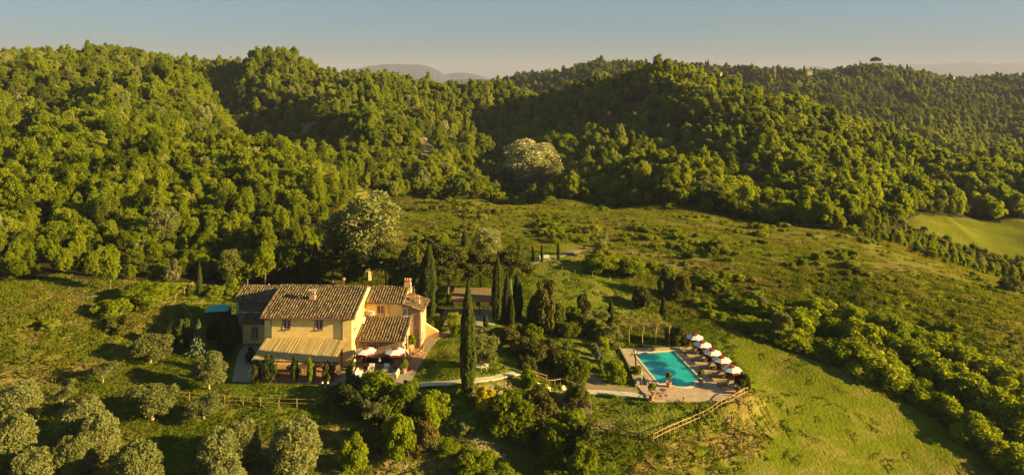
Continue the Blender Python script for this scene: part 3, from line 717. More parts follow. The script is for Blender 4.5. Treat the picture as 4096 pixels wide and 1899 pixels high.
# woods: the largest 300 in view are trees of their own, the rest one mass
def make_woods():
    rng = np.random.default_rng(5)
    P = np.concatenate([jitter_grid(96, 500, lambda y: 2.9 + y * 0.0030, 0.98, rng), jitter_grid(500, 1500, lambda y: 6.2, 0.9, rng)])
    P = P[forest_mask(P[:, 0], P[:, 1])]
    X, Y = P[:, 0], P[:, 1]
    px = colpx(X, Y)
    Z = height(X, Y)
    py = HY + FPX * (CAMZ - Z) / Y
    keep = np.ones(len(P), bool)
    for q in ([(1662, 560), (1752, 560), (1740, 640), (1690, 640)], [(2112, 488), (2148, 488), (2140, 530), (2112, 520)], [(2975, 620), (3030, 620), (3020, 710), (2985, 700)], [(1190, 510), (1250, 500), (1240, 570), (1190, 570)]):
        keep &= ~(px_in(px, py, q) & (Y > 200) & (Y < 480))
    for hx, hy in FAR_HOUSES: keep &= ~((np.abs(X - (hx - CX) / FPX * hy) < 15) & (Y > hy - 75) & (Y < hy + 10))
    keep &= ~((Y < 118) & (px > 620) & (px < 1000) & (py > 1120))
    P, X, Y, Z, px, py = P[keep], X[keep], Y[keep], Z[keep], px[keep], py[keep]
    n = len(P)
    sz = rng.uniform(0.54, 1.0, n) * (0.88 + 0.3 * fbm(X / 30, Y / 30, 81, 2))
    de = Y - forest_edge(X, Y); sz *= np.where(px < 1380, 0.50 + 0.38 * sstep(0, 45, de) + .12 * sstep(40, 120, de), 0.72 + .28 * sstep(0, 18, de)); sz *= np.where(rng.uniform(size=n) < .12, rng.uniform(.5, .75, n), 1.0) * np.where(px > 3450, np.where(Y < 212, 0.38, 1.0), 1.0)
    tint = 0.40 + 0.55 * (fbm(X / 14, Y / 14, 83, 2) - .5) + rng.normal(0, .15, n)
    tint -= 0.04 * sstep(1900, 2400, px) * (Y < 520) + 0.32 * sstep(560, 760, Y)  # far woods tinted darker, the shade of their slopes put into the leaf colour
    tint = np.where(rng.uniform(size=n) < .05, 0.8, tint)
    tint = np.where(rng.uniform(size=n) < .05, tint - .3, tint)
    vis = (px > -60) & (px < 4150) & (py < 2000)
    order = np.argsort(np.where(vis, Y / sz, 1e9))[:300]
    own = np.zeros(n, bool); own[order] = True
    for j in np.where(own)[0]:
        edge = Y[j] - forest_edge(X[j], Y[j]) < 9
        plant('wood', 'forest_tree', (X[j], Y[j], Z[j] - .2), sz[j], sz[j] * rng.uniform(.8, 1.25), 'leafy broadleaf tree packed among the others on the wooded slopes around the meadow', 'tree', 'broadleaf trees of the near woods', tint[j], int(rng.integers(8)))
    r = ~own; m = r.sum()
    rot = np.zeros((m, 3)); rot[:, 2] = rng.uniform(0, 6.28, m); rot[:, :2] = rng.normal(0, .11, (m, 2))
    s = sz[r][:, None] * np.stack([rng.uniform(.8, 1.3, m)] * 2 + [rng.uniform(.78, 1.22, m)], 1)
    s[Y[r] > 500] *= 1.15
    meshes = []
    for cr, tr in PR['wood']: meshes.append(cr)
    meshes.append(PR['poplar'][0][0]); meshes.append(PR['cypress'][0][0]); meshes.append(PR['pine'][0][0])
    idx = rng.integers(0, 8, m); u = rng.uniform(size=m)
    idx[u < .03] = 8; idx[(u > .985) & (Y[r] > 480)] = 9; idx[(u > .93) & (u < .97)] = 10
    s[idx == 9] *= 0.8; s[idx == 8] *= 0.75; s[idx == 10] *= 0.8
    scatter('woods', np.stack([X[r], Y[r], Z[r] - .3], 1), rot, s, idx, tint[r], meshes)
    print('woods', n)
make_woods()

def make_scrub():
    rng = np.random.default_rng(9)
    P = jitter_grid(88, 255, lambda y: 0.85 + y * .003, 0.98, rng)
    X, Y = P[:, 0], P[:, 1]; px = colpx(X, Y); Z = height(X, Y); py = HY + FPX * (CAMZ - Z) / Y
    md = (Y > garden_edge(X, Y)) & (Y < forest_edge(X, Y) + 6) & (px > 1150)
    pale = soft_in(px, py, [(2950, 905), (3250, 880), (3700, 990), (4096, 1060), (4096, 1200), (3900, 1120), (3500, 1030), (3200, 960)], 40)
    dens = (0.42 + .58 * sstep(0.42, 0.58, fbm(X / 16, Y / 5, 91, 4))) * (1 - .8 * pale) + sstep(-14, 0, Y - forest_edge(X, Y)) * .8
    lh = (px < 660) & (Y > 92) & (Y < forest_edge(X, Y) + 3) & (py < 1330)
    dens = np.where(lh, sstep(0.45, 0.62, fbm(X / 6, Y / 5, 95, 3)) * .45, dens)
    k = (md | lh) & (rng.uniform(size=len(P)) < dens * .85)
    lane = px_in(px, py, [(2050, 1000), (2330, 980), (2330, 1060), (2050, 1060)])
    k &= ~lane
    X, Y, Z = X[k], Y[k], Z[k]; m = k.sum()
    big = fbm(X / 9, Y / 9, 97, 3)
    h = rng.uniform(.35, .95, m) * (0.6 + 1.2 * sstep(.52, .75, big))
    s = np.stack([h * rng.uniform(1.2, 2.2, m)] * 2 + [h], 1)
    rot = np.zeros((m, 3)); rot[:, 2] = rng.uniform(0, 6.28, m)
    tint = .68 + .6 * (fbm(X / 8, Y / 8, 99, 2) - .5) + rng.normal(0, .1, m)
    meshes = [c for c, _ in PR['shrub']] + [c for c, _ in PR['shrub_bright']] + [PR['shrub_dark'][0][0], PR['shrub_brown'][0][0]] + [c for c, _ in PR['tall_grass']]
    idx = rng.integers(0, 5, m); u = rng.uniform(size=m); idx[u < .02] = 5; idx[(u > .02) & (u < .05)] = 6; g = u > .45; idx[g] = rng.integers(7, 9, g.sum()); s[g] = rng.uniform(.9, 1.7, (g.sum(), 1))
    scatter('meadow_scrub', np.stack([X, Y, Z - .05], 1), rot, s, idx, tint, meshes)
    print('scrub', m)
make_scrub()

def slope_rot(X, Y, rng):
    e = .4
    gx = (height(X + e, Y) - height(X - e, Y)) / (2 * e); gy = (height(X, Y + e) - height(X, Y - e)) / (2 * e)
    return np.arctan(gy), -np.arctan(gx)
# ------------------------------------------------------------------ the farmhouse
M['plaster'] = mat_plain('yellow_plaster', (0.80, 0.555, 0.195), 0.9, 0.09, 0.9)
M['plaster_pale'] = mat_plain('pale_plaster', (0.62, 0.43, 0.16), 0.9, 0.05, 0.6)
M['redframe'] = mat_plain('red_brown_trim', (0.36, 0.115, 0.045), 0.8, 0.1, 2)
M['white'] = mat_plain('white_paint', (0.58, 0.54, 0.44), 0.6, 0.05, 4)
M['cream'] = mat_plain('cream_cloth', (0.62, 0.60, 0.50), 0.9, 0.04, 3)
M['glass'] = mat_plain('window_glass', (0.020, 0.018, 0.016), 0.12, 0.1, 2)
M['dark'] = mat_plain('interior_shade', (0.018, 0.014, 0.010), 0.9, 0.2, 2)  # near-black colour standing in for the shade of unlit interiors
M['copper'] = mat_plain('copper_pipe', (0.20, 0.085, 0.045), 0.6, 0.1, 3)
M['stone'] = mat_plain('grey_stone', (0.30, 0.25, 0.17), 0.9, 0.2, 4, 0.3)
M['cotto'] = mat_plain('terracotta', (0.42, 0.19, 0.09), 0.85, 0.15, 5)
M['wood'] = mat_plain('honey_wood', (0.40, 0.26, 0.11), 0.7, 0.15, 7)
M['wood_dark'] = mat_plain('dark_wood', (0.10, 0.065, 0.035), 0.8, 0.2, 6)
M['pole'] = mat_plain('chestnut_pole', (0.36, 0.22, 0.09), 0.85, 0.2, 5)
M['iron'] = mat_plain('dark_iron', (0.030, 0.026, 0.024), 0.6, 0.1, 5)
M['maroon'] = mat_plain('burgundy_cloth', (0.22, 0.010, 0.022), 0.9, 0.08, 4)
M['redpaint'] = mat_plain('maroon_paint', (0.16, 0.035, 0.035), 0.6, 0.08, 4)
M['reed'] = mat_plain('reed_mat', (0.40, 0.29, 0.12), 0.9, 0.22, 9)
M['rope'] = mat_plain('woven_rope', (0.34, 0.24, 0.13), 0.9, 0.15, 12)
M['teal'] = mat_plain('teal_canvas', (0.05, 0.34, 0.32), 0.8, 0.06, 3)
M['yellowtop'] = mat_plain('yellow_table_wood', (0.55, 0.40, 0.10), 0.7, 0.08, 5)
M['greyplank'] = mat_plain('grey_weathered_board', (0.16, 0.135, 0.11), 0.9, 0.25, 6)
M['acgrey'] = mat_plain('air_conditioner_grille', (0.30, 0.28, 0.24), 0.6, 0.1, 8)
def mat_brick(name, c1, c2, mortar, scale=1.0):
    m, N, L = mat_new(name)
    out = _n(N, 'ShaderNodeOutputMaterial'); b = _n(N, 'ShaderNodeBsdfPrincipled'); b.inputs['Roughness'].default_value = .9
    tc = _n(N, 'ShaderNodeTexCoord'); mp = _n(N, 'ShaderNodeMapping'); mp.inputs['Rotation'].default_value = (R(90), 0, 0)
    sx = _n(N, 'ShaderNodeSeparateXYZ'); L.new(tc.outputs['Object'], sx.inputs[0])
    ad = _n(N, 'ShaderNodeMath', operation='ADD'); L.new(sx.outputs[0], ad.inputs[0]); L.new(sx.outputs[1], ad.inputs[1])
    cx = _n(N, 'ShaderNodeCombineXYZ'); L.new(ad.outputs[0], cx.inputs[0]); L.new(sx.outputs[2], cx.inputs[1])
    br = _n(N, 'ShaderNodeTexBrick'); br.inputs['Scale'].default_value = 2.0 * scale
    br.inputs['Color1'].default_value = (*c1, 1); br.inputs['Color2'].default_value = (*c2, 1); br.inputs['Mortar'].default_value = (*mortar, 1)
    br.inputs['Mortar Size'].default_value = .02; br.inputs['Row Height'].default_value = .14; br.inputs['Brick Width'].default_value = .5
    L.new(cx.outputs[0], br.inputs['Vector'])
    nz = _n(N, 'ShaderNodeTexNoise'); nz.inputs['Scale'].default_value = 2.2; nz.inputs['Detail'].default_value = 6; L.new(tc.outputs['Object'], nz.inputs['Vector'])
    r = _n(N, 'ShaderNodeMapRange'); r.inputs[1].default_value = .3; r.inputs[2].default_value = .7; r.inputs[3].default_value = .65; r.inputs[4].default_value = 1.25; L.new(nz.outputs[0], r.inputs[0])
    mu = _n(N, 'ShaderNodeMix', data_type='RGBA', blend_type='MULTIPLY'); mu.inputs[0].default_value = 1
    L.new(br.outputs[0], mu.inputs[6]); L.new(r.outputs[0], mu.inputs[7]); L.new(mu.outputs[2], b.inputs['Base Color'])
    bp = _n(N, 'ShaderNodeBump'); bp.inputs['Distance'].default_value = .02; bp.inputs['Strength'].default_value = .7; L.new(br.outputs[1], bp.inputs['Height']); bp.invert = True
    L.new(bp.outputs[0], b.inputs['Normal']); L.new(b.outputs[0], out.inputs[0])
    return m
M['brick'] = mat_brick('old_brick', (0.40, 0.24, 0.12), (0.30, 0.19, 0.10), (0.36, 0.28, 0.18))
M['brick_pink'] = mat_brick('pink_brick', (0.50, 0.27, 0.18), (0.40, 0.22, 0.14), (0.42, 0.30, 0.20))
M['brick_grey'] = mat_brick('grey_brick', (0.24, 0.19, 0.14), (0.20, 0.16, 0.12), (0.26, 0.22, 0.17))
def mat_tile(name):
    m, N, L = mat_new(name)
    out = _n(N, 'ShaderNodeOutputMaterial'); b = _n(N, 'ShaderNodeBsdfPrincipled'); b.inputs['Roughness'].default_value = .9; b.inputs['Specular IOR Level'].default_value = .15
    a = _n(N, 'ShaderNodeAttribute', attribute_type='INSTANCER', attribute_name='tint'); g = _n(N, 'ShaderNodeAttribute', attribute_type='GEOMETRY', attribute_name='tint')
    ad = _n(N, 'ShaderNodeMath', operation='ADD'); L.new(a.outputs['Fac'], ad.inputs[0]); L.new(g.outputs['Fac'], ad.inputs[1])
    rp = _n(N, 'ShaderNodeValToRGB'); e = rp.color_ramp.elements; rp.color_ramp.interpolation = 'LINEAR'
    cs = [(0.06, .045, .032), (.12, .085, .052), (.18, .13, .075), (.19, .155, .055), (.24, .12, .055), (.34, .13, .05)]
    ps = [0, .25, .5, .72, .88, 1]
    while len(e) < 6: e.new(.5)
    for i in range(6): e[i].position = ps[i]; e[i].color = (*cs[i], 1)
    L.new(ad.outputs[0], rp.inputs[0])
    geo = _n(N, 'ShaderNodeNewGeometry'); nz = _n(N, 'ShaderNodeTexNoise'); nz.inputs['Scale'].default_value = 5; nz.inputs['Detail'].default_value = 6; L.new(geo.outputs['Position'], nz.inputs['Vector'])
    r = _n(N, 'ShaderNodeMapRange'); r.inputs[1].default_value = .35; r.inputs[2].default_value = .65; r.inputs[3].default_value = .6; r.inputs[4].default_value = 1.25; L.new(nz.outputs[0], r.inputs[0])
    mu = _n(N, 'ShaderNodeMix', data_type='RGBA', blend_type='MULTIPLY'); mu.inputs[0].default_value = 1
    L.new(rp.outputs[0], mu.inputs[6]); L.new(r.outputs[0], mu.inputs[7]); L.new(mu.outputs[2], b.inputs['Base Color']); L.new(b.outputs[0], out.inputs[0])
    return m
M['tile'] = mat_tile('weathered_roof_tile')
M['pan'] = mat_plain('pan_tile_row', (0.105, 0.070, 0.046), 0.95, 0.3, 5)

HO = Vector((-21.16, 90.4, 0)); HR = R(-3)
def hw(u, v, z=0.0):
    return Vector((HO.x + u * math.cos(HR) - v * math.sin(HR), HO.y + u * math.sin(HR) + v * math.cos(HR), z))
house = thing('farmhouse', HO, 'big yellow Tuscan farmhouse under terracotta tile roofs beside the lawn', 'house', rz=HR)

def holed(mb, P, a0, a1, b0, b1, holes, depth=0.16):
    """wall sheet with real openings; P(a, b, d) maps along, up, inward to local space"""
    A = sorted({a0, a1, *[h[0] for h in holes], *[h[1] for h in holes]}); B = sorted({b0, b1, *[h[2] for h in holes], *[h[3] for h in holes]})
    for i in range(len(A) - 1):
        for j in range(len(B) - 1):
            ca_, cb = (A[i] + A[i + 1]) / 2, (B[j] + B[j + 1]) / 2
            if any(h[0] < ca_ < h[1] and h[2] < cb < h[3] for h in holes): continue
            mb.add([P(A[i], B[j], 0), P(A[i + 1], B[j], 0), P(A[i + 1], B[j + 1], 0), P(A[i], B[j + 1], 0)], [(0, 1, 2, 3)])
    for h in holes:
        c = [(h[0], h[2]), (h[1], h[2]), (h[1], h[3]), (h[0], h[3])]
        for k in range(4):
            p, q = c[k], c[(k + 1) % 4]
            mb.add([P(*p, 0), P(*q, 0), P(*q, depth), P(*p, depth)], [(0, 3, 2, 1)])
FR = lambda v: (lambda a, b, d: (a, v + d, b))           # front walls at depth v
GB = lambda u: (lambda a, b, d: (u - d, a, b))           # right hand walls at u, a runs along v

def window(P, h, trim='redframe', sill=True, arch=False, open_leaf=False):
    a0, a1, b0, b1 = h; w = .13
    def bx(m, x0, x1, y0, y1, d0, d1):
        p = [P(x, y, d) for d in (d0, d1) for y in (y0, y1) for x in (x0, x1)]
        m.add(p, [(0, 1, 3, 2), (4, 6, 7, 5), (0, 4, 5, 1), (2, 3, 7, 6), (0, 2, 6, 4), (1, 5, 7, 3)])
    m = MB()
    bx(m, a0 - w, a0, b0 - w, b1 + w, -.03, .02); bx(m, a1, a1 + w, b0 - w, b1 + w, -.03, .02); bx(m, a0, a1, b1, b1 + w, -.03, .02)
    wn = m.build('window', M[trim], house)
    m = MB(); bx(m, a0 - .03, a1 + .03, b0 - w, b0, -.10, .05); m.build('sill', M[trim], wn)
    m = MB(); f = .075; mid = (a0 + a1) / 2
    bx(m, a0, a0 + f, b0, b1, .08, .13); bx(m, a1 - f, a1, b0, b1, .08, .13); bx(m, mid - f * .7, mid + f * .7, b0, b1, .07, .13); bx(m, a0 + f, a1 - f, b1 - f, b1, .08, .13); bx(m, a0 + f, a1 - f, b0, b0 + f * 1.6, .08, .13)
    for k in (1, 2):
        z = b0 + (b1 - b0) * k / 3; bx(m, a0 + f, mid - f * .7, z - .02, z + .02, .09, .12); bx(m, mid + f * .7, a1 - f, z - .02, z + .02, .09, .12)
    m.build('casement', M['white'], wn)
    m = MB(); bx(m, a0, a1, b0, b1, .131, .15); m.build('pane', M['glass'], wn)
    return wn

def slab_roof(name, A, B, C_, D, th=.10, mat='pan'):
    """roof sheet with thickness; A,B eave ends, C_,D top ends (local)"""
    A, B, C_, D = map(Vector, (A, B, C_, D)); n = (B - A).cross(D - A).normalized()
    vs = [A, B, C_, D] + [p - n * th for p in (A, B, C_, D)]
    return MB().add(vs, [(0, 1, 2, 3), (7, 6, 5, 4), (0, 4, 5, 1), (1, 5, 6, 2), (2, 6, 7, 3), (3, 7, 4, 0)]).build(name, M[mat], house)
TILES = []
def lay_tiles(roof, A, B, C_, D, col=.385, row=.36):
    A, B, C_, D = map(Vector, (A, B, C_, D))
    W_ = (B - A).length; n = max(2, round(W_ / col))
    nr = max(2, round((D - A).length / row))
    nrm = (B - A).cross(D - A).normalized()
    for i in range(n):
        a = (i + .5) / n; p0 = A.lerp(B, a); p1 = D.lerp(C_, a); up = (p1 - p0)
        for j in range(nr):
            c = p0 + up * ((j + .5) / nr); x = (B - A).normalized(); y = up.normalized(); z = x.cross(y).normalized()
            TILES.append((roof, c, x, y, z, up.length / nr))
# --- walls
ZE = 6.28
m = MB()
wA, wB = (-9.32, -8.41, 4.72, 5.88), (-4.94, -4.05, 4.74, 5.90)
wG = (-3.3, -2.3, 0.9, 2.2)
holed(m, FR(0), -10.9, -1.25, -.3, ZE, [wA, wB, wG])
holed(m, FR(-.17), -1.25, 0, -.3, ZE + .03, [])
m.add([(-1.25, -.17, -.3), (-1.25, 0, -.3), (-1.25, 0, ZE), (-1.25, -.17, ZE)], [(0, 3, 2, 1)])
holed(m, FR(.22), -11.95, -10.9, -.3, ZE, [])
m.add([(-10.9, 0, -.3), (-10.9, .22, -.3), (-10.9, .22, ZE), (-10.9, 0, ZE)], [(0, 3, 2, 1)])
gl, gu = (.85, 1.75, 4.45, 5.85), (5.1, 5.9, 4.75, 6.0)
holed(m, GB(0), -.17, 13.4, -.3, ZE, [gl, gu])
m.add([(0, -.17, ZE), (0, 13.4, ZE), (0, 6.7, 8.32)], [(0, 1, 2)])
m.add([(-11.95, .22, -.3), (-11.95, 13.4, -.3), (-11.95, 13.4, ZE), (-11.95, 6.7, 8.32), (-11.95, .22, ZE)], [(0, 4, 3, 2, 1)])
m.add([(-11.95, 13.4, -.3), (0, 13.4, -.3), (0, 13.4, ZE), (-11.95, 13.4, ZE)], [(1, 0, 3, 2)])
m.build('wall', M['plaster'], house)
m = MB()                                                            # upper right block
bw = (1.80, 2.64, 4.62, 5.72)
holed(m, FR(6.4), 0.01, 5.3, -.3, 6.25, [bw])
holed(m, GB(5.3), 6.4, 13.4, -.3, 6.25, [])
m.add([(5.3, 6.4, 6.25), (5.3, 13.4, 6.25), (5.3, 9.9, 7.36)], [(0, 1, 2)])
m.build('wall', M['plaster'], house)
MB().box((3.22, 6.36, 5.28), (.34, .08, 1.7)).build('buttress_strip', M['plaster_pale'], house)
m = MB(); dw = (5.42, 5.98, 4.55, 5.55)                             # low brick wing, roof falling to the right
holed(m, FR(6.3), 5.3, 7.9, -.3, 5.35, [dw])
m.add([(5.3, 6.3, 5.35), (7.9, 6.3, 5.35), (5.3, 6.3, 6.25)], [(0, 1, 2)])
m.build('wall', M['brick'], house)
m = MB(); rw, rl = (7.6, 8.2, 3.75, 4.75), (7.2, 8.3, .7, 1.7)
holed(m, GB(7.9), 6.3, 10.9, -.3, 5.35, [rw, rl]); m.add([(7.9, 10.9, -.3), (5.3, 10.9, -.3), (5.3, 10.9, 6.25), (7.9, 10.9, 5.35)], [(0, 1, 2, 3)])
m.build('wall', M['brick_pink'], house)
m = MB()                                                            # lean-to with the brick lattice
holed(m, FR(1.6), 0, .42, -.3, 2.9, []); holed(m, FR(1.6), 5.85, 6.4, -.3, 2.9, []); holed(m, FR(1.6), .42, 5.85, -.3, .78, []); holed(m, FR(1.6), .42, 5.85, 2.68, 2.9, [])
m.build('wall', M['brick'], house)
m = MB(); P = GB(6.4); a0, a1, zt = 3.4, 4.7, 2.05                   # its right end with the arched door
holed(m, P, 1.6, a0, -.3, 2.9, []); holed(m, P, a1, 6.29, -.3, 2.9, [])
arch = [(a0 + (a1 - a0) * (1 - math.cos(t)) / 2, zt + .62 * math.sin(t)) for t in np.linspace(0, math.pi, 9)]
top = [(a0 + (a1 - a0) * i / 8, 2.9) for i in range(9)]
for i in range(8): m.add([P(*arch[i], 0), P(*arch[i + 1], 0), P(*top[i + 1], 0), P(*top[i], 0)], [(0, 1, 2, 3)])
for i in range(8): m.add([P(*arch[i], 0), P(*arch[i + 1], 0), P(*arch[i + 1], .3), P(*arch[i], .3)], [(0, 3, 2, 1)])
m.add([P(1.6, 2.9, 0), P(6.29, 2.9, 0), P(6.29, 4.2, 0)], [(0, 1, 2)])
m.build('wall', M['brick_pink'], house)
d = MB().box((6.16, 4.05, 1.0), (.05, 1.3, 2.5)).build('arched_door', M['glass'], house)
m = MB()
for y in (3.45, 4.05, 4.65): m.box((6.2, y, 1.1), (.06, .09, 2.2))
for z in (.1, .8, 1.5, 2.1): m.box((6.2, 4.05, z), (.055, 1.2, .07))
m.build('door_frame', M['white'], d)
m = MB()                                                            # lattice courses, every other brick left out
for r_ in range(12):
    z = .78 + .16 * r_; off = -.26 if r_ % 2 else -.02
    for c_ in range(13):
        u0, u1 = max(.42, .42 + off + c_ * .48), min(5.85, .42 + off + c_ * .48 + .31)
        if u1 - u0 > .05: m.box(((u0 + u1) / 2, 1.68, z + .08), (u1 - u0, .16, .161))
o = m.build('brick_lattice', M['brick'], house); o['kind'] = 'stuff'
MB().box((3.1, 1.95, 1.7), (5.5, .05, 2.1)).build('room_shade_sheet', M['dark'], house)  # near-black sheet standing in for the shade inside, seen through the lattice
m = MB()                                                            # rear left annex in grey brick
m.prism([(-19.4, 8), (-11.96, 8), (-11.96, 14.2), (-19.4, 14.2)], -.3, 5.75)
m.add([(-19.4, 8, 5.75), (-19.4, 14.2, 5.75), (-19.4, 11.1, 6.75)], [(0, 2, 1)])
m.build('wall', M['brick_grey'], house)
m = MB(); m.box((-16.3, 7.97, 4.85), (5.5, .05, 1.55)); m.build('lattice_shade_sheet', M['dark'], house)  # near-black sheet on the wall paints the shade behind the lattice bars
m = MB()
for k in range(26):
    u = -19.0 + k * .22
    for j in range(5):
        z = 4.13 + j * .3
        if u + .2 < -13.5: m.bar((u, 7.93, z), (u + .2, 7.93, z + .29), .05, .06); m.bar((u + .2, 7.93, z), (u, 7.93, z + .29), .05, .06)
o = m.build('brick_lattice', M['brick_grey'], house); o['kind'] = 'stuff'
m = MB().box((-19.12, 7.94, 4.9), (.14, .10, 1.7)).box((-16.3, 7.94, 4.03), (5.5, .10, .10)); m.build('pale_band', M['white'], house)
m = MB(); aw = (-16.25, -15.5, .95, 2.25)
holed(m, FR(6.1), -17.6, -11.96, -.3, 3.25, [aw]); m.add([(-17.6, 6.1, -.3), (-17.6, 8, -.3), (-17.6, 8, 3.85), (-17.6, 6.1, 3.25)], [(0, 3, 2, 1)])
m.build('wall', M['plaster'], house)
m = MB().box((-14.8, 6.07, -.02), (5.6, .05, .5)); m.build('plinth', M['brick_grey'], house)
# --- windows
window(FR(0), wA); window(FR(0), wB); window(FR(0), wG); window(GB(0), gl); window(GB(0), gu); window(FR(6.4), bw); window(FR(6.3), dw, 'white'); window(GB(7.9), rw, 'white'); window(GB(7.9), rl, 'brick'); w_ = window(FR(6.1), aw)
m = MB(); ap = [(-16.38 + 1.01 * (1 - math.cos(t)) / 2, 2.25 + .36 * math.sin(t)) for t in np.linspace(0, math.pi, 9)]
m.add([(x, 6.06, z) for x, z in ap] + [(x, 6.1, z) for x, z in ap], [tuple(range(9))] + [(i + 9, i + 10, i + 1, i) for i in range(8)]); m.build('arch_head', M['redframe'], w_)
# --- roofs
def roof(A, B, C_, D, **kw):
    r_ = slab_roof('roof', A, B, C_, D); lay_tiles(r_, A, B, C_, D, **kw); return r_
ov = .42
main_r = roof((-12.25, -ov, 6.32), (.28, -ov, 6.32), (.28, 6.72, 8.44), (-12.25, 6.72, 8.44))
slab_roof('roof', (.28, 13.8, 6.32), (-12.25, 13.8, 6.32), (-12.25, 6.72, 8.44), (.28, 6.72, 8.44))
roof((.29, 6.05, 6.30), (5.52, 6.05, 6.30), (5.52, 9.9, 7.48), (.29, 9.9, 7.48))
slab_roof('roof', (5.52, 13.75, 6.32), (.29, 13.75, 6.32), (.29, 9.9, 7.48), (5.52, 9.9, 7.48))
roof((8.3, 5.95, 5.32), (8.3, 11.1, 5.32), (5.33, 11.1, 6.36), (5.33, 5.95, 6.36))
roof((-.0 + .03, 1.2, 2.93), (6.62, 1.2, 2.93), (6.62, 6.28, 4.32), (.03, 6.28, 4.32))
roof((-19.7, 7.6, 5.72), (-12.26, 7.6, 5.72), (-12.26, 11.1, 6.92), (-19.7, 11.1, 6.92))
slab_roof('roof', (-12.26, 14.6, 5.72), (-19.7, 14.6, 5.72), (-19.7, 11.1, 6.92), (-12.26, 11.1, 6.92))
roof((-17.8, 5.75, 3.25), (-12.0, 5.75, 3.25), (-12.0, 7.92, 3.98), (-17.8, 7.92, 3.98))
# --- tiles: the 300 that show largest one by one, the rest joined
def tile_geo(L_):
    vs, fs = [], []
    for y, r_, zz in ((-L_ * .60, .112, .045), (L_ * .55, .092, .012)):
        for k in range(6):
            t = math.pi * k / 5; vs.append((r_ * math.cos(t), y, zz + r_ * .95 * math.sin(t)))
    for k in range(5): fs.append((k, k + 1, 7 + k, 6 + k))
    fs.append((5, 4, 3, 2, 1, 0))
    return vs, fs
from mathutils import Matrix
tv, tf = tile_geo(.38)
tile_me = bpy.data.meshes.new('tile'); tile_me.from_pydata(tv, [], tf); tile_me.materials.append(M['tile'])
camv = Vector((0, 0, CAMZ))
TILES.sort(key=lambda t: (hw(t[1].x, t[1].y, t[1].z) - camv).length)
trng = random.Random(3)
def tile_tint():
    q = trng.random(); return trng.uniform(.86, 1.0) if q < .045 else (trng.uniform(.62, .8) if q < .32 else trng.uniform(0.02, .58))
big, tints = MB(), []
for k, (rf, c, x, y, z, L_) in enumerate(TILES):
    jx = trng.uniform(-.025, .025)
    mt = Matrix(((x.x, y.x, z.x, c.x + x.x * jx), (x.y, y.y, z.y, c.y + x.y * jx), (x.z, y.z, z.z, c.z + x.z * jx), (0, 0, 0, 1))) @ Matrix.Diagonal((1, L_ / .38, trng.uniform(.9, 1.12), 1))
    if k < 300:
        o = link('tile', tile_me, rf); o.matrix_local = mt; o['tint'] = tile_tint()
    else:
        big.add([mt @ Vector(p) for p in tv], tf); tints += [tile_tint()] * len(tv)
def ridge(a, b, n):
    a, b = Vector(a), Vector(b)
    for i in range(n):
        p = a.lerp(b, i / n); q = a.lerp(b, (i + 1.12) / n); r_ = .13
        c0 = len(big.v); big.tube([p, q], [r_ * trng.uniform(.95, 1.1), r_ * .85], 8); tints.extend([tile_tint()] * (len(big.v) - c0))
ridge((-12.3, 6.72, 8.47), (.3, 6.72, 8.47), 32); ridge((.3, 9.9, 7.52), (5.55, 9.9, 7.52), 14); ridge((-19.7, 11.1, 6.95), (-12.3, 11.1, 6.95), 19)
for a, b, n in (((-12.25, -.4, 6.36), (-12.25, 6.7, 8.47), 20), ((.28, -.4, 6.36), (.28, 6.7, 8.47), 20), ((6.62, 1.2, 2.98), (6.62, 6.25, 4.35), 14), ((5.52, 6.05, 6.34), (5.52, 9.9, 7.5), 11), ((.29, 6.05, 6.34), (.29, 9.9, 7.5), 11), ((-19.7, 7.6, 5.75), (-19.7, 11.1, 6.95), 10), ((5.4, 5.95, 6.36), (8.3, 5.95, 5.36), 8)): ridge(a, b, n)
me = big.mesh('roof_tiles', M['tile']); a_ = me.attributes.new('tint', 'FLOAT', 'POINT'); a_.data.foreach_set('value', np.array(tints, np.float32))
o = link('roof_tiles', me, house); o['kind'] = 'stuff'; o['tint'] = 0.0
# --- chimneys, gutters, pipes
def chimney(u, v, zb, s=.75, h=.95, plate=False):
    c = MB().box((u, v, zb + h / 2 - .2), (s, s * .8, h + .4)).build('chimney', M['brick_pink'], house)
    m = MB()
    for dx in (-.42, -.14, .14, .42):
        for dy in (-.40, .40): m.box((u + dx * s * .9, v + dy * s * .75, zb + h + .17), (.11 * s, .10, .36))
    m.build('flue_brick', M['brick_pink'], c)
    m = MB()
    for dx in (-.36, 0, .36): m.tube([(u + dx * s, v - s * .42, zb + h + .36), (u + dx * s, v, zb + h + .62)], .14 * s, 6); m.tube([(u + dx * s, v + s * .42, zb + h + .36), (u + dx * s, v, zb + h + .62)], .14 * s, 6)
    m.build('chimney_tile', M['cotto'], c)
    if plate: MB().box((u, v, zb + h + .78), (1.05, .75, .05), rx=.15).build('cover_plate', M['acgrey'], c)
chimney(-6.57, 3.6, 7.25, .78, .75, True); chimney(5.35, 10.0, 7.3, .95, .75); chimney(7.15, 8.0, 5.5, .72, .75)
MB().lathe([(.10, 0), (.12, .25), (.0, .32)], 8, (-15.9, 11.1, 6.95)).build('vent_cap', M['cotto'], house)
def gutter(a, b): 
    MB().tube([a, b], .075, 6).build('gutter', M['copper'], house)
gutter((-12.3, -.50, 6.27), (.3, -.50, 6.27)); gutter((.35, 5.97, 6.25), (5.5, 5.97, 6.25)); gutter((0.05, 1.12, 2.88), (6.6, 1.12, 2.88)); gutter((-19.6, 7.5, 5.66), (-12.3, 7.5, 5.66)); gutter((-17.8, 5.66, 3.2), (-12, 5.66, 3.2)); gutter((8.38, 5.95, 5.27), (8.38, 11.1, 5.27))
def pipe(pts): MB().tube(pts, .055, 6).build('downpipe', M['copper'], house)
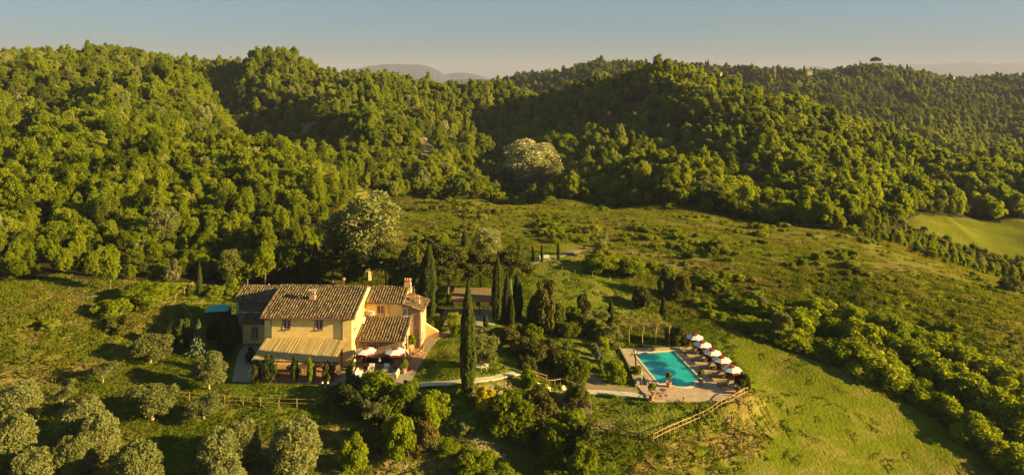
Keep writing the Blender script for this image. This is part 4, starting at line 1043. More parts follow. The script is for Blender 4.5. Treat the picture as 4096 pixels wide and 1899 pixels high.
pipe([(-12.2, -.48, 6.2), (-11.6, -.2, 5.95), (-10.98, .12, 5.8), (-10.98, .12, 0)]); pipe([(-1.4, -.48, 6.2), (-1.36, -.06, 5.95), (-1.36, -.06, 0)]); pipe([(8.3, 6.2, 5.2), (7.98, 6.22, 5.0), (7.98, 6.22, 0)])
m = MB(); m.prism([(7.92, 10.3), (9.9, 10.3), (9.9, 10.75), (7.92, 10.75)], -.3, .8); m.add([(7.92, 10.3, .8), (9.9, 10.3, .8), (7.92, 10.3, 2.0), (7.92, 10.75, .8), (9.9, 10.75, .8), (7.92, 10.75, 2.0)], [(0, 1, 2), (3, 5, 4), (1, 4, 5, 2)]); m.build('buttress_wall', M['plaster'], house)

def H(name, u, v, label, cat, group=None, rz=0.0, z=0.0): return thing(name, hw(u, v, z), label, cat, group, HR + rz)
def aircon(u, v, z, rz, label):
    t = H('air_conditioner', u, v, label, 'air conditioner', 'air conditioners on the house walls', rz, z)
    MB().box((0, -.16, .32), (.86, .32, .62)).build('casing', M['white'], t)
    m = MB().lathe([(.24, 0), (.24, .02)], 14); g = m.build('fan_grille', M['acgrey'], t, (-.13, -.33, .32)); g.rotation_euler = (R(90), 0, 0)
    MB().box((.33, -.325, .32), (.12, .012, .2)).build('vent', M['acgrey'], t)
    m = MB().box((-.3, -.14, -.02), (.05, .3, .05)).box((.3, -.14, -.02), (.05, .3, .05)); m.build('bracket', M['iron'], t)
aircon(.82, 6.4, 4.55, 0, 'white air conditioner facing the terrace on the upper wall beside the red framed window')
aircon(0, 4.9, 3.95, R(90), 'white air conditioner seen from its side on the tall gable above the lean-to roof')
for v in (2.9, 5.2):
    t = H('wall_lantern', 6.4, v, 'small iron lantern left of the arched brick doorway' if v < 4 else 'small iron lantern right of the arched brick doorway', 'lantern', 'lanterns by the arched door', z=1.7)
    MB().box((.12, 0, .12), (.14, .14, .22)).build('lamp_body', M['iron'], t); MB().box((.04, 0, .25), (.1, .04, .04)).build('bracket', M['iron'], t)

# ------------------------------------------------------------------ terrace, paths, yard
def hole_sheet(poly, holes, z, name, mat, th=0.0):
    import bmesh
    from mathutils.geometry import tessellate_polygon
    bm = bmesh.new(); loops = [[Vector((p[0], p[1], z)) for p in lp] for lp in [poly] + holes]
    for lp in loops:
        for v in lp: bm.verts.new(v)
    bm.verts.ensure_lookup_table()
    for tri in tessellate_polygon(loops):
        try: bm.faces.new([bm.verts[i] for i in tri])
        except ValueError: pass
    bmesh.ops.recalc_face_normals(bm, faces=bm.faces)
    for f in bm.faces:
        f.normal_update()
        if f.normal.z < 0: f.normal_flip()
    if th:
        n = len(poly); vs = list(bm.verts)
        for lp0, cnt in [(0, n)] + [(n + sum(len(h) for h in holes[:i]), len(holes[i])) for i in range(len(holes))]:
            up = vs[lp0:lp0 + cnt]; dn = [bm.verts.new((v.co.x, v.co.y, z - th)) for v in up]
            for i in range(cnt): bm.faces.new((up[i], dn[i], dn[(i + 1) % cnt], up[(i + 1) % cnt]))
        bmesh.ops.recalc_face_normals(bm, faces=bm.faces)
    me = bpy.data.meshes.new(name); bm.to_mesh(me); bm.free()
    o = link(name, me, mat=mat); o['kind'] = 'structure'; return o
M['gravel'] = mat_plain('gravel', (0.27, 0.235, 0.18), 0.95, 0.3, 9, 0.5)
M['thatch'] = mat_plain('old_thatch', (0.20, 0.135, 0.06), 0.95, 0.25, 5)
M['gravel_warm'] = mat_plain('gravel_warm', (0.22, 0.17, 0.10), 0.95, 0.3, 9, 0.5)
M['pathstone'] = mat_plain('pale_concrete', (0.40, 0.35, 0.26), 0.9, 0.12, 2, 0.2)
M['deckstone'] = mat_plain('pink_travertine', (0.40, 0.285, 0.185), 0.85, 0.12, 1.3, 0.1)
M['coping'] = mat_plain('cream_coping', (0.58, 0.45, 0.26), 0.8, 0.06, 2)
def mat_paver():
    m = mat_brick('brick_paving', (0.34, 0.17, 0.085), (0.27, 0.135, 0.07), (0.24, 0.15, 0.09))
    N, L = m.node_tree.nodes, m.node_tree.links
    br = [n for n in N if n.type == 'TEX_BRICK'][0]; tc = [n for n in N if n.type == 'TEX_COORD'][0]
    L.new(tc.outputs['Object'], br.inputs['Vector']); return m
M['paver'] = mat_paver()
c1 = lambda x, y: (900 + x / 2.171, 1050 + y / 2.171)
PAVED = []
def sheet(name, pxs, z, mat):
    p = [flat(*q, z) for q in pxs]; PAVED.append(p); return hole_sheet(p, [], z, name, mat, .10)
sheet('gravel_terrace', [c1(*p) for p in [(60, 1030), (115, 780), (170, 715), (330, 690), (1105, 700), (1540, 700), (1700, 700), (1735, 640), (1860, 645), (1765, 770), (1662, 940), (1600, 1062), (1440, 1085), (1000, 1060)]], 0.0, M['gravel'])
sheet('brick_terrace', [c1(*p) for p in [(345, 1038), (350, 800), (1105, 800), (1540, 720), (1702, 700), (1735, 640), (1855, 645), (1758, 765), (1658, 938), (1560, 945), (1530, 905), (1130, 905), (1020, 930), (1000, 1038)]], 0.02, M['paver'])
def ribbon(name, pxs, width, mat, lift=.05, step=.6, th=.12):
    pts = [at(*p) for p in pxs]; L_, R_ = [], []
    dense = []
    for a, b in zip(pts[:-1], pts[1:]):
        n = max(1, int((b - a).length / step)); dense += [a.lerp(b, i / n) for i in range(n)]
    dense.append(pts[-1]); mb = MB()
    for i, p in enumerate(dense):
        d = (dense[min(i + 1, len(dense) - 1)] - dense[max(0, i - 1)]).normalized(); nn = Vector((-d.y, d.x, 0)).normalized() * width / 2
        L_.append(p + nn); R_.append(p - nn)
    zl = [max(gz(a.x, a.y), gz(b.x, b.y)) + lift for a, b in zip(L_, R_)]
    vs = []
    for a, b, z in zip(L_, R_, zl): vs += [(a.x, a.y, z), (b.x, b.y, z), (b.x, b.y, z - th), (a.x, a.y, z - th)]
    fs = []
    for i in range(len(dense) - 1):
        k = i * 4
        for j in range(4): fs.append((k + j, k + 4 + j, k + 4 + (j + 1) % 4, k + (j + 1) % 4))
    fs += [(0, 1, 2, 3), (len(vs) - 1, len(vs) - 2, len(vs) - 3, len(vs) - 4)]
    o = mb.add(vs, fs).build(name, mat); o['kind'] = 'structure'
    PAVED.append([(p.x, p.y) for p in L_] + [(p.x, p.y) for p in reversed(R_)]); return o
def drape(name, pxs, mat, lift=.04, cell=.5):
    poly = [at(*p) for p in pxs]; poly = [(p.x, p.y) for p in poly]; PAVED.append(poly)
    x0, x1 = min(p[0] for p in poly), max(p[0] for p in poly); y0, y1 = min(p[1] for p in poly), max(p[1] for p in poly)
    xs = np.arange(x0 - cell, x1 + cell, cell); ys = np.arange(y0 - cell, y1 + cell, cell); Xg, Yg = np.meshgrid(xs, ys)
    ins = poly_sd(Xg, Yg, poly) < cell * .35 * (fbm(Xg, Yg, 5, 2) * 2); Zg = height(Xg, Yg) + lift
    idx = np.arange(Xg.size).reshape(Xg.shape); q = np.stack([idx[:-1, :-1], idx[:-1, 1:], idx[1:, 1:], idx[1:, :-1]], -1).reshape(-1, 4)
    ok = (ins[:-1, :-1] & ins[:-1, 1:] & ins[1:, 1:] & ins[1:, :-1]).ravel()
    me = np_mesh(name, np.stack([Xg, Yg, Zg], -1).reshape(-1, 3), quads=q[ok], smooth=True); o = link(name, me, mat=mat); o['kind'] = 'structure'; return o
ribbon('stone_path', [(1632, 1539), (1700, 1540), (1790, 1537), (1860, 1530), (1930, 1521), (2000, 1508), (2080, 1495)], 1.15, M['pathstone'])
ribbon('stone_path', [(2350, 1568), (2420, 1571), (2500, 1575), (2572, 1582)], 1.15, M['pathstone'])
ribbon('footpath', [(1695, 1405), (1735, 1352), (1800, 1330), (1870, 1312)], 1.3, M['gravel_warm'], lift=.085)
ribbon('lane', [(2120, 1052), (2180, 1036), (2230, 1024), (2290, 1008), (2360, 1000)], 1.7, M['gravel_warm'])
drape('gravel_yard', [(1760, 1250), (1800, 1232), (1985, 1240), (1985, 1300), (1900, 1318), (1780, 1312)], M['gravel'])
c2 = lambda x, y: (2200 + x / 1.99, 1200 + y / 1.99)
drape('gravel_path', [c2(*p) for p in [(265, 545), (330, 575), (420, 640), (560, 685), (700, 690), (722, 735), (285, 720), (240, 660), (280, 610)]], M['gravel_warm'])

# ------------------------------------------------------------------ pool and deck
arc = [(1.35 + 1.75 * (1 - math.cos(t)) , -1.45 * math.sin(t)) for t in np.linspace(0, math.pi, 17)]
POOL_LOC = [(0, 0), *arc, (6.1, 0), (6.1, 10.3), (0, 10.3)]
def pool_ring(off):
    n = len(POOL_LOC); out = []
    for i in range(n):
        p, a, b = (Vector(POOL_LOC[k % n]) for k in (i, i - 1, i + 1)); e = (p - a).normalized() + (b - p).normalized()
        nn = Vector((e.y, -e.x)).normalized(); q = p + nn * off; out.append(pool(q.x, q.y))
    return out
inner, outer = pool_ring(0.0), pool_ring(0.42)
deck = hole_sheet(DECK, [pool_ring(0.2)], DZ, 'pool_deck', M['deckstone'], .5)
PAVED.append(DECK)
sp = thing('swimming_pool', (*pool(3, 5), DZ), 'turquoise rectangular swimming pool with one rounded end set in the stone deck', 'pool')
def rel(p, z): return (p[0] - sp.location.x, p[1] - sp.location.y, z - DZ)
n = len(inner); m = MB()
vs = [rel(p, DZ + .045) for p in outer] + [rel(p, DZ + .045) for p in inner] + [rel(p, DZ - .05) for p in outer] + [rel(p, DZ - .2) for p in inner]; fs = []
for i in range(n):
    j = (i + 1) % n; fs += [(i, j, n + j, n + i), (2 * n + i, 2 * n + j, j, i), (n + i, n + j, 3 * n + j, 3 * n + i)]
m.add(vs, fs); m.build('coping', M['coping'], sp)
m = MB(); vs = [rel(p, DZ - .04) for p in pool_ring(.01)] + [rel(p, DZ - 1.6) for p in pool_ring(.01)]
m.add(vs, [(i, n + i, n + (i + 1) % n, (i + 1) % n) for i in range(n)] + [tuple(range(n, 2 * n))]); m.build('basin', mat_plain('pool_tile', (0.10, 0.34, 0.31), .5, .08, 1.5), sp)
def mat_water():
    m, N, L = mat_new('pool_water'); out = _n(N, 'ShaderNodeOutputMaterial'); b = _n(N, 'ShaderNodeBsdfPrincipled'); t = _n(N, 'ShaderNodeBsdfTransparent'); mx = _n(N, 'ShaderNodeMixShader')
    geo = _n(N, 'ShaderNodeNewGeometry'); nz = _n(N, 'ShaderNodeTexNoise'); nz.inputs['Scale'].default_value = .38; nz.inputs['Detail'].default_value = 3; L.new(geo.outputs['Position'], nz.inputs['Vector'])
    rp = _n(N, 'ShaderNodeValToRGB'); e = rp.color_ramp.elements; e[0].position = .36; e[0].color = (0.012, 0.36, 0.37, 1); e[1].position = .66; e[1].color = (0.025, 0.50, 0.49, 1); L.new(nz.outputs[0], rp.inputs[0])
    b.subsurface_method = 'BURLEY'; b.inputs['Subsurface Weight'].default_value = .9; b.inputs['Subsurface Radius'].default_value = (.4, 1, 1); b.inputs['Subsurface Scale'].default_value = 1.6
    L.new(rp.outputs[0], b.inputs['Base Color']); b.inputs['Roughness'].default_value = .06; b.inputs['IOR'].default_value = 1.33
    n2 = _n(N, 'ShaderNodeTexNoise'); n2.inputs['Scale'].default_value = 2.2; L.new(geo.outputs['Position'], n2.inputs['Vector']); bp = _n(N, 'ShaderNodeBump'); bp.inputs['Strength'].default_value = .12; bp.inputs['Distance'].default_value = .05; L.new(n2.outputs[0], bp.inputs['Height']); L.new(bp.outputs[0], b.inputs['Normal'])
    t.inputs[0].default_value = (.45, .92, .88, 1); mx.inputs[0].default_value = .15; L.new(b.outputs[0], mx.inputs[1]); L.new(t.outputs[0], mx.inputs[2]); L.new(mx.outputs[0], out.inputs[0]); return m
MB().add([rel(p, DZ - .10) for p in pool_ring(-.005)], [tuple(range(n))]).build('water', mat_water(), sp)
a, b = DECK[0], DECK[12]
t = thing('retaining_wall', (*a, DZ), 'low brown stone kerb wall along the edge of the pool deck', 'wall')
pts = [DECK[0], DECK[13], DECK[12]]
m = MB()
for p, q in zip(pts[:-1], pts[1:]): m.bar((p[0] - a[0] - .2, p[1] - a[1], -.3), (q[0] - a[0] - .2, q[1] - a[1], -.3), .3, 1.1)
m.build('stonework', M['stone'], t)
# ------------------------------------------------------------------ reed pergola on the front wall
t = H('reed_pergola', 0, 0, 'sloping reed mat pergola fixed to the yellow front wall over the dining terrace', 'pergola')
PT = lambda a, b, dz=0.0: Vector((-11.55 + 10.75 * a - .05 * b, -.12 - 4.55 * b, 3.50 - 1.02 * b + dz))
m = MB(); prng = random.Random(5)
for k in range(150):
    a = k / 150; o_ = prng.uniform(-.02, .04); e = prng.uniform(-.04, .05); sag = .03 * math.sin(a * 40)
    m.add([PT(a, 0, o_), PT(a + .0072, 0, o_), PT(a + .0072, 1 + e, o_ + sag), PT(a, 1 + e, o_ + sag), PT(a, 0, o_ - .03), PT(a + .0072, 0, o_ - .03), PT(a + .0072, 1 + e, o_ - .03), PT(a, 1 + e, o_ - .03)], [(0, 3, 2, 1), (4, 5, 6, 7), (0, 1, 5, 4), (1, 2, 6, 5), (2, 3, 7, 6), (3, 0, 4, 7)])
o = m.build('reed_mat', M['reed'], t); o['kind'] = 'stuff'
for k in range(6): MB().bar(PT(k / 5 * .98 + .01, 0, -.08), PT(k / 5 * .98 + .01, 1.02, -.08), .10, .12).build('rafter', M['wood_dark'], t)
MB().bar(PT(-.01, .97, -.20), PT(1.04, .97, -.20), .14, .14).build('front_beam', M['wood_dark'], t)
for k in range(5):
    p = PT(.02 + k * .24, .95, -.2); MB().bar((p.x, p.y, 0), p, .12, .12).build('post', M['white'] if k in (1, 3) else M['wood_dark'], t)
    MB().bar((p.x, p.y + .03, p.z - .8), (p.x + .55, p.y + .03, p.z), .09, .09).build('brace', M['wood'], t)
tb = H('dining_table', -6.6, -2.3, 'long wooden dining table in the shade under the reed pergola', 'table')
MB().box((0, 0, .74), (2.6, 1.0, .06)).build('table_top', M['wood_dark'], tb)
for x in (-1.15, 1.15):
    for y in (-.4, .4): MB().box((x, y, .36), (.08, .08, .72)).build('leg', M['wood_dark'], tb)
def dchair(u, v, rz, label):
    t = H('dining_chair', u, v, label, 'chair', 'dining chairs under the pergola', rz)
    MB().box((0, 0, .45), (.46, .46, .06)).build('seat', M['wood'], t); MB().box((0, .22, .76), (.46, .05, .5)).build('backrest', M['wood'], t)
    for x in (-.2, .2):
        for y in (-.2, .2): MB().box((x, y, .21), (.05, .05, .42)).build('leg', M['wood'], t)
dchair(-7.3, -3.2, R(180), 'pale wooden chair at the shaded table under the reed pergola, left one'); dchair(-5.9, -3.25, R(180), 'pale wooden chair at the shaded table under the reed pergola, right one')

# ------------------------------------------------------------------ potted plants, boxes
def pot_mb(h, r): return MB().lathe([(r * .72, 0), (r * .95, h * .82), (r * 1.08, h * .83), (r * 1.08, h), (r * .9, h), (r * .88, h * .9), (0, h * .9)], 14)
def potted(loc, h, r, ph, pw, label, kind='shrub', tint=.35, group='terracotta pots with small trees', mat='cotto', stem_h=None):
    t = thing('potted_plant', loc, label, 'potted plant', group)
    pot_mb(h, r).build('pot', M[mat], t, smooth=False)
    if stem_h: MB().tube([(0, 0, h * .8), (.02, .01, h + stem_h)], .03, 5).build('stem', M['bark'], t)
    c = link('foliage', PR[kind][random.randrange(len(PR[kind]))][0], t, (0, 0, h * .88 + (stem_h or 0) * .75)); c.scale = (pw, pw, ph); c['tint'] = tint
    return t
P3 = lambda x, y, z=DZ: Vector((*flat(x, y, z), z))
potted(P3(2606, 1599), .75, .36, 0.9, 1.0, 'terracotta pot with a small round tree beside the maroon bistro table', stem_h=.8)
potted(P3(2675, 1545), .66, .36, .75, .85, 'terracotta pot with a small tree at the left end of the rounded pool steps', stem_h=.7)
potted(P3(2803, 1538), .64, .36, .8, .8, 'terracotta pot with a small tree at the right end of the rounded pool steps', stem_h=.75)
potted(P3(2952, 1572), .60, .38, .4, .8, 'low terracotta pot of pink flowers where the deck meets the log fence', 'blossom', .5)
hp_ = lambda u, v: hw(u, v, .02)
potted(hp_(7.28, -1.75), .60, .36, 1.2, .95, 'terracotta pot with a bushy citrus standing right of the two armchairs', tint=.5)
potted(hp_(.95, -4.65), .62, .36, 1.5, .95, 'terracotta pot with a thin citrus standing on the gravel left of the white sofas', tint=.25)
potted(hp_(.61, 1.0), .7, .34, 1.3, .8, 'tall terracotta pot half hidden behind the left striped terrace parasol', tint=.3)
potted(hp_(5.75, 1.0), .7, .34, .8, .8, 'tall terracotta pot half hidden behind the right striped terrace parasol', 'shrub_bright', tint=.3)
potted(hp_(.45, -1.5), .55, .33, .7, .7, 'terracotta pot standing by the house corner near the white lamp', tint=.3)
potted(hp_(8.25, -5.3), .5, .26, .2, .5, 'small dark terracotta pot at the start of the pale garden path', 'shrub_dark', .3)
potted(hp_(6.9, 5.6), .5, .3, 1.9, .9, 'pot with a tall flowering bush against the brick wall by the arched door', 'shrub_bright', .6)
t = thing('planter_trough', hw(-8.6, -5.0), 'rectangular terracotta trough of grey lavender at the edge of the pergola terrace', 'planter', rz=HR)
m = MB(); m.add([(-.5, -.2, 0), (.5, -.2, 0), (.5, .2, 0), (-.5, .2, 0), (-.62, -.28, .5), (.62, -.28, .5), (.62, .28, .5), (-.62, .28, .5)], [(3, 2, 1, 0), (4, 5, 6, 7), (0, 1, 5, 4), (1, 2, 6, 5), (2, 3, 7, 6), (3, 0, 4, 7)]); m.build('trough', M['cotto'], t)
c = link('foliage', PR['lavender'][0][0], t, (.1, 0, .42)); c.scale = (1.5, .8, .5); c['tint'] = .4
for u0, lab in ((2.05, 'long black slatted planter box left of the lamp below the brick lattice'), (4.1, 'long black slatted planter box right of the lamp below the brick lattice')):
    t = H('planter_box', u0, 1.15, lab, 'planter', 'black planter boxes along the lattice wall')
    MB().box((0, 0, .36), (1.86, .40, .72)).build('box', M['iron'], t)
    for k in range(12): MB().box((-.86 + k * .156, -.215, .36), (.11, .03, .70)).build('slat', M['iron'], t)
    MB().box((0, 0, .74), (1.92, .46, .04)).build('rim', M['iron'], t)
t = thing('storage_chest', Vector((*flat(1014, 1508, 0), 0)), 'white box cabinet with a small blue mark standing on the gravel left of the pergola', 'cabinet', rz=HR)
MB().box((0, 0, .45), (.8, .8, .9)).build('body', M['white'], t); MB().box((0, 0, .93), (.88, .9, .06)).build('lid', M['white'], t)
M['blue'] = mat_plain('dark_blue_print', (.02, .03, .14), .7, .05, 3); MB().box((.02, -.405, .55), (.16, .012, .34)).build('emblem', M['blue'], t)

# ------------------------------------------------------------------ terrace lounge
def cushion(mb, c, s, rz=0, rx=0):
    mb.box(c, s, rz, rx); return mb
def sofa(u, v, rz, label, w=1.75):
    t = H('outdoor_sofa', u, v, label, 'sofa', 'white sofas on the gravel', rz, .03)
    m = MB(); m.box((0, 0, .22), (w, .8, .10)); m.build('frame', M['rope'], t)
    for x in (-w / 2 + .06, w / 2 - .06):
        for y in (-.34, .34): MB().box((x, y, .1), (.06, .06, .2)).build('leg', M['wood'], t)
    MB().box((-w / 2 + .03, 0, .44), (.06, .78, .40)).build('armrest', M['rope'], t); MB().box((w / 2 - .03, 0, .44), (.06, .78, .40)).build('armrest', M['rope'], t)
    MB().box((0, .40, .50), (w, .06, .58)).build('back_frame', M['rope'], t)
    for x in (-w / 4, w / 4): MB().box((x, -.04, .36), (w / 2 - .08, .68, .17)).build('seat_cushion', M['cream'], t); MB().box((x, .27, .63), (w / 2 - .1, .17, .48), rx=R(-14)).build('back_cushion', M['cream'], t)
sofa(1.75, -3.3, R(90), 'white cushioned rope sofa with its back to the potted citrus')
sofa(6.45, -3.35, R(-90), 'white cushioned rope sofa seen from its woven back on the right')
def armchair(u, v, label):
    t = H('outdoor_armchair', u, v, label, 'armchair', 'white armchairs on the gravel', 0, .03)
    MB().box((0, 0, .24), (.8, .78, .08)).build('frame', M['rope'], t)
    for x in (-.37, .37):
        MB().box((x, 0, .42), (.06, .76, .36)).build('armrest', M['rope'], t)
        for y in (-.33, .33): MB().box((x, y, .1), (.06, .06, .2)).build('leg', M['wood'], t)
    MB().box((0, .40, .52), (.8, .06, .56)).build('back_frame', M['rope'], t); MB().box((0, -.04, .36), (.66, .66, .16)).build('seat_cushion', M['cream'], t); MB().box((0, .26, .66), (.62, .18, .5), rx=R(-12)).build('back_cushion', M['cream'], t)
armchair(2.95, -1.55, 'white cushioned armchair under the left parasol facing the coffee tables'); armchair(4.9, -1.5, 'white cushioned armchair under the right parasol facing the coffee tables')
for u, lab in ((2.95, 'low woven coffee table beside the left white sofa'), (4.85, 'low woven coffee table beside the right white sofa')):
    t = H('coffee_table', u, -2.85, lab, 'coffee table', 'coffee tables of the lounge', 0, .03)
    MB().box((0, 0, .40), (.85, 1.25, .06)).build('table_top', M['rope'], t)
    for x in (-.36, .36):
        for y in (-.56, .56): MB().box((x, y, .185), (.06, .06, .37)).build('leg', M['wood'], t)
    g = H('table_candle', u + .12, -2.4, 'small yellow candle glass standing on the ' + ('left' if u < 4 else 'right') + ' coffee table', 'candle', 'candles on the coffee tables', 0, .46)
    MB().lathe([(.05, 0), (.055, .13)], 8).build('glass', M['yellowtop'], g)
    q = H('pouf', u - .02, -4.0, 'flat white ottoman at the near end of the ' + ('left' if u < 4 else 'right') + ' coffee table', 'pouf', 'white ottomans', 0, .03)
    MB().box((0, 0, .17), (.8, .6, .24)).build('base', M['rope'], q); MB().box((0, 0, .36), (.82, .62, .14)).build('cushion', M['cream'], q)
t = H('side_table', 1.78, -4.75, 'round grey pedestal table in front of the left sofa', 'side table', None, 0, .03)
MB().lathe([(.4, .52), (.42, .55), (.4, .58)], 16).build('table_top', M['stone'], t); MB().lathe([(.22, 0), (.14, .2), (.16, .52)], 12).build('pedestal', M['stone'], t)
for u, v, lab in ((3.87, -.85, 'white shaded floor lamp between the two armchairs'), (.62, -1.15, 'white shaded floor lamp by the corner of the yellow house')):
    t = H('floor_lamp', u, v, lab, 'lamp', 'white outdoor lamps', 0, .03)
    MB().lathe([(.17, 0), (.17, .03)], 12).build('base', M['iron'], t); MB().tube([(0, 0, .03), (0, 0, 1.3)], .018, 6).build('pole', M['iron'], t); MB().lathe([(.20, 1.12), (.11, 1.46)], 14).build('lamp_shade', M['white'], t)
def parasol(loc, label, group, rad=1.42, hgt=2.2, rz=.2):
    t = thing('parasol', loc, label, 'parasol', group, rz); N_ = 8
    MB().lathe([(.28, 0), (.28, .06), (.06, .10), (.05, .3)], 14).build('base', M['iron'], t)
    MB().tube([(0, 0, .08), (0, 0, hgt + .42)], .028, 8).build('pole', M['wood'], t)
    P_ = lambda k, r, z: (r * math.cos(2 * math.pi * k / N_), r * math.sin(2 * math.pi * k / N_), z)
    m = MB(); r0, z0, z1 = rad * .33, hgt + .34, hgt
    for k in range(N_):
        mid = ((P_(k, rad, 0)[0] + P_(k + 1, rad, 0)[0]) / 2 * .97, (P_(k, rad, 0)[1] + P_(k + 1, rad, 0)[1]) / 2 * .97, z1 + .02)
        m.add([P_(k, r0, z0), P_(k, rad, z1), mid, P_(k + 1, rad, z1), P_(k + 1, r0, z0)], [(0, 1, 2, 3, 4)])
    m.build('canopy', M['cream'], t)
    m = MB()
    for k in range(N_): m.add([P_(k, r0 * 1.06, z0 + .015), P_(k + 1, r0 * 1.06, z0 + .015), (0, 0, hgt + .50)], [(0, 1, 2)])
    m.build('top_cap', M['maroon'], t)
    m = MB()
    for k in range(N_):
        a, b = Vector(P_(k, rad, z1)), Vector(P_(k + 1, rad, z1))
        for s in range(3):
            p, q = a.lerp(b, s / 3), a.lerp(b, (s + 1) / 3); c = p.lerp(q, .5)
            m.add([p, q, q - Vector((0, 0, .19)), c * 1.006 - Vector((0, 0, c.z * .006 + .26)), p - Vector((0, 0, .19))], [(0, 4, 3, 2, 1)])
    m.build('valance', M['maroon'], t)
    m = MB()
    for k in range(N_): m.bar((0, 0, hgt - .15), P_(k, rad * .95, z1 - .01), .025)
    o = m.build('ribs', M['wood'], t)
    return t
parasol(hw(1.95, -.55, .03), 'cream burgundy fringed parasol on the house terrace, nearer the yellow wall', 'striped parasols')
parasol(hw(5.85, -.45, .03), 'cream burgundy fringed parasol on the house terrace, nearer the arched door', 'striped parasols', rz=.5)
def rocker(u, v, rz, label):
    t = H('rocking_chair', u, v, label, 'rocking chair', 'wooden rocking chairs', rz, .03)
    MB().box((0, 0, .42), (.52, .5, .05)).build('seat', M['wood'], t); MB().box((0, .32, .78), (.5, .05, .75), rx=R(-18)).build('backrest', M['wood'], t)
    for x in (-.27, .27):
        MB().tube([(x, -.5, .10), (x, -.2, .03), (x, .2, .03), (x, .6, .14)], .025, 5).build('rocker', M['wood'], t)
        MB().bar((x, -.2, .04), (x, -.2, .62), .04).build('leg', M['wood'], t); MB().bar((x, .2, .04), (x, .26, .62), .04).build('leg', M['wood'], t); MB().bar((x, -.26, .63), (x, .3, .63), .06, .03).build('armrest', M['wood'], t)
rocker(7.0, 2.6, R(50), 'dark rocking chair on the brick terrace nearest the lawn steps'); rocker(7.2, 4.2, R(20), 'pale high backed rocking chair beside the brick wall'); rocker(8.3, 4.4, R(-40), 'pale rocking chair on the brick terrace nearest the lawn')
t = H('garden_bench', -.9, -2.9, 'dark reclining bench in the shade beside the pergola', 'bench', None, R(25), .03)
MB().box((0, 0, .4), (.6, 1.3, .06)).build('seat', M['wood_dark'], t); MB().box((0, .75, .65), (.6, .06, .7), rx=R(-35)).build('backrest', M['wood_dark'], t)
for x in (-.25, .25):
    for y in (-.5, .5): MB().box((x, y, .19), (.06, .06, .37)).build('leg', M['wood_dark'], t)

# ------------------------------------------------------------------ pool side
PRZ = PA
pf = [(2717, 1398.6), (2888, 1560)]
q0, q1 = P3(*pf[0]), P3(*pf[1])
order = ['first', 'second', 'third', 'fourth', 'fifth', 'sixth', 'seventh', 'eighth', 'ninth', 'tenth', 'last']
for i in range(11):
    p = q0.lerp(q1, i / 10)
    t = thing('sun_lounger', p, 'wooden sun lounger with raised back, %s counted from the far end of the row' % order[i], 'sun lounger', 'sun loungers beside the pool', PRZ + random.uniform(-.04, .04))
    for y in (-.32, .32): MB().box((.98, y, .30), (1.96, .05, .09)).build('side_rail', M['wood'], t)
    for x in (.12, 1.75):
        for y in (-.3, .3): MB().box((x, y, .13), (.06, .06, .26)).build('leg', M['wood_dark'], t)
    MB().box((.66, 0, .345), (1.30, .58, .04)).build('seat', M['rope'], t)
    MB().box((1.56, 0, .60), (.74, .58, .04), ry=R(-44)).build('backrest', M['rope'], t); MB().bar((1.62, 0, .3), (1.74, 0, .72), .04).build('brace', M['wood'], t)
for (x, y), lab in (((215, 385), 'far end'), ((365, 515), 'second and third parasols'), ((645, 785), 'fourth parasol'), ((835, 945), 'near end')):
    t = thing('pool_table', P3(2700 + x / 4.12, 1310 + y / 4.12), 'small yellow wooden table between the loungers by the %s of the row' % lab if 'end' in lab else 'small yellow wooden table between the loungers by the %s' % lab, 'side table', 'yellow tables between the loungers', PRZ)
    MB().box((0, 0, .42), (.62, .42, .05)).build('table_top', M['yellowtop'], t)
    for xx in (-.2, .2): MB().box((xx, 0, .2), (.06, .34, .4)).build('leg', M['wood'], t)
for k, (x, y) in enumerate([(325, 152), (455, 275), (612, 404), (770, 524), (938, 680)]):
    X, Y = flat(2700 + x / 4.12, 1310 + y / 4.12, DZ + 2.25)
    parasol((X, Y, DZ), 'cream burgundy fringed parasol by the loungers, ' + ['farthest of the five', 'second from the far end', 'middle one of the five', 'second from the log fence', 'nearest the log fence'][k], 'striped parasols', 1.34, 2.2, .15 + .1 * k)
tl = P3(2650, 1580)
t = thing('bistro_table', tl, 'round maroon metal bistro table on the pool deck', 'table')
MB().lathe([(.42, .71), (.43, .74)], 20).build('table_top', M['redpaint'], t)
for k in range(3): MB().tube([(0, 0, .7), (.12 * math.cos(k * 2.1), .12 * math.sin(k * 2.1), .35), (.34 * math.cos(k * 2.1), .34 * math.sin(k * 2.1), 0)], .015, 5).build('leg', M['redpaint'], t)
for (x, y), lab in (((696, 1035), 'left of the round table, nearest the potted tree'), ((742, 1085), 'on the near side of the round table'), ((846, 1075), 'right of the round table'), ((815, 975), 'behind the round table, nearest the pool')):
    p = P3(2480 + x / 4.593, 1360 + y / 4.593); d = (p - tl)
    t = thing('bistro_chair', p, 'maroon metal chair with wire back ' + lab, 'chair', 'maroon bistro chairs', math.atan2(d.y, d.x) - math.pi / 2)
    MB().lathe([(.20, .43), (.21, .46)], 14).build('seat', M['redpaint'], t)
    for xx in (-.15, .15): MB().tube([(xx, -.14, 0), (xx * .9, -.12, .44)], .014, 5).build('leg', M['redpaint'], t); MB().tube([(xx, .2, 0), (xx * .9, .15, .44)], .014, 5).build('leg', M['redpaint'], t)
    MB().tube([(-.17, .17, .44), (-.19, .22, .72), (-.1, .25, .88), (.1, .25, .88), (.19, .22, .72), (.17, .17, .44)], .014, 5).build('backrest', M['redpaint'], t)
p = P3(2567, 1537)
t = thing('outdoor_shower', p, 'slim white outdoor shower column by the stone steps of the pool deck', 'shower')
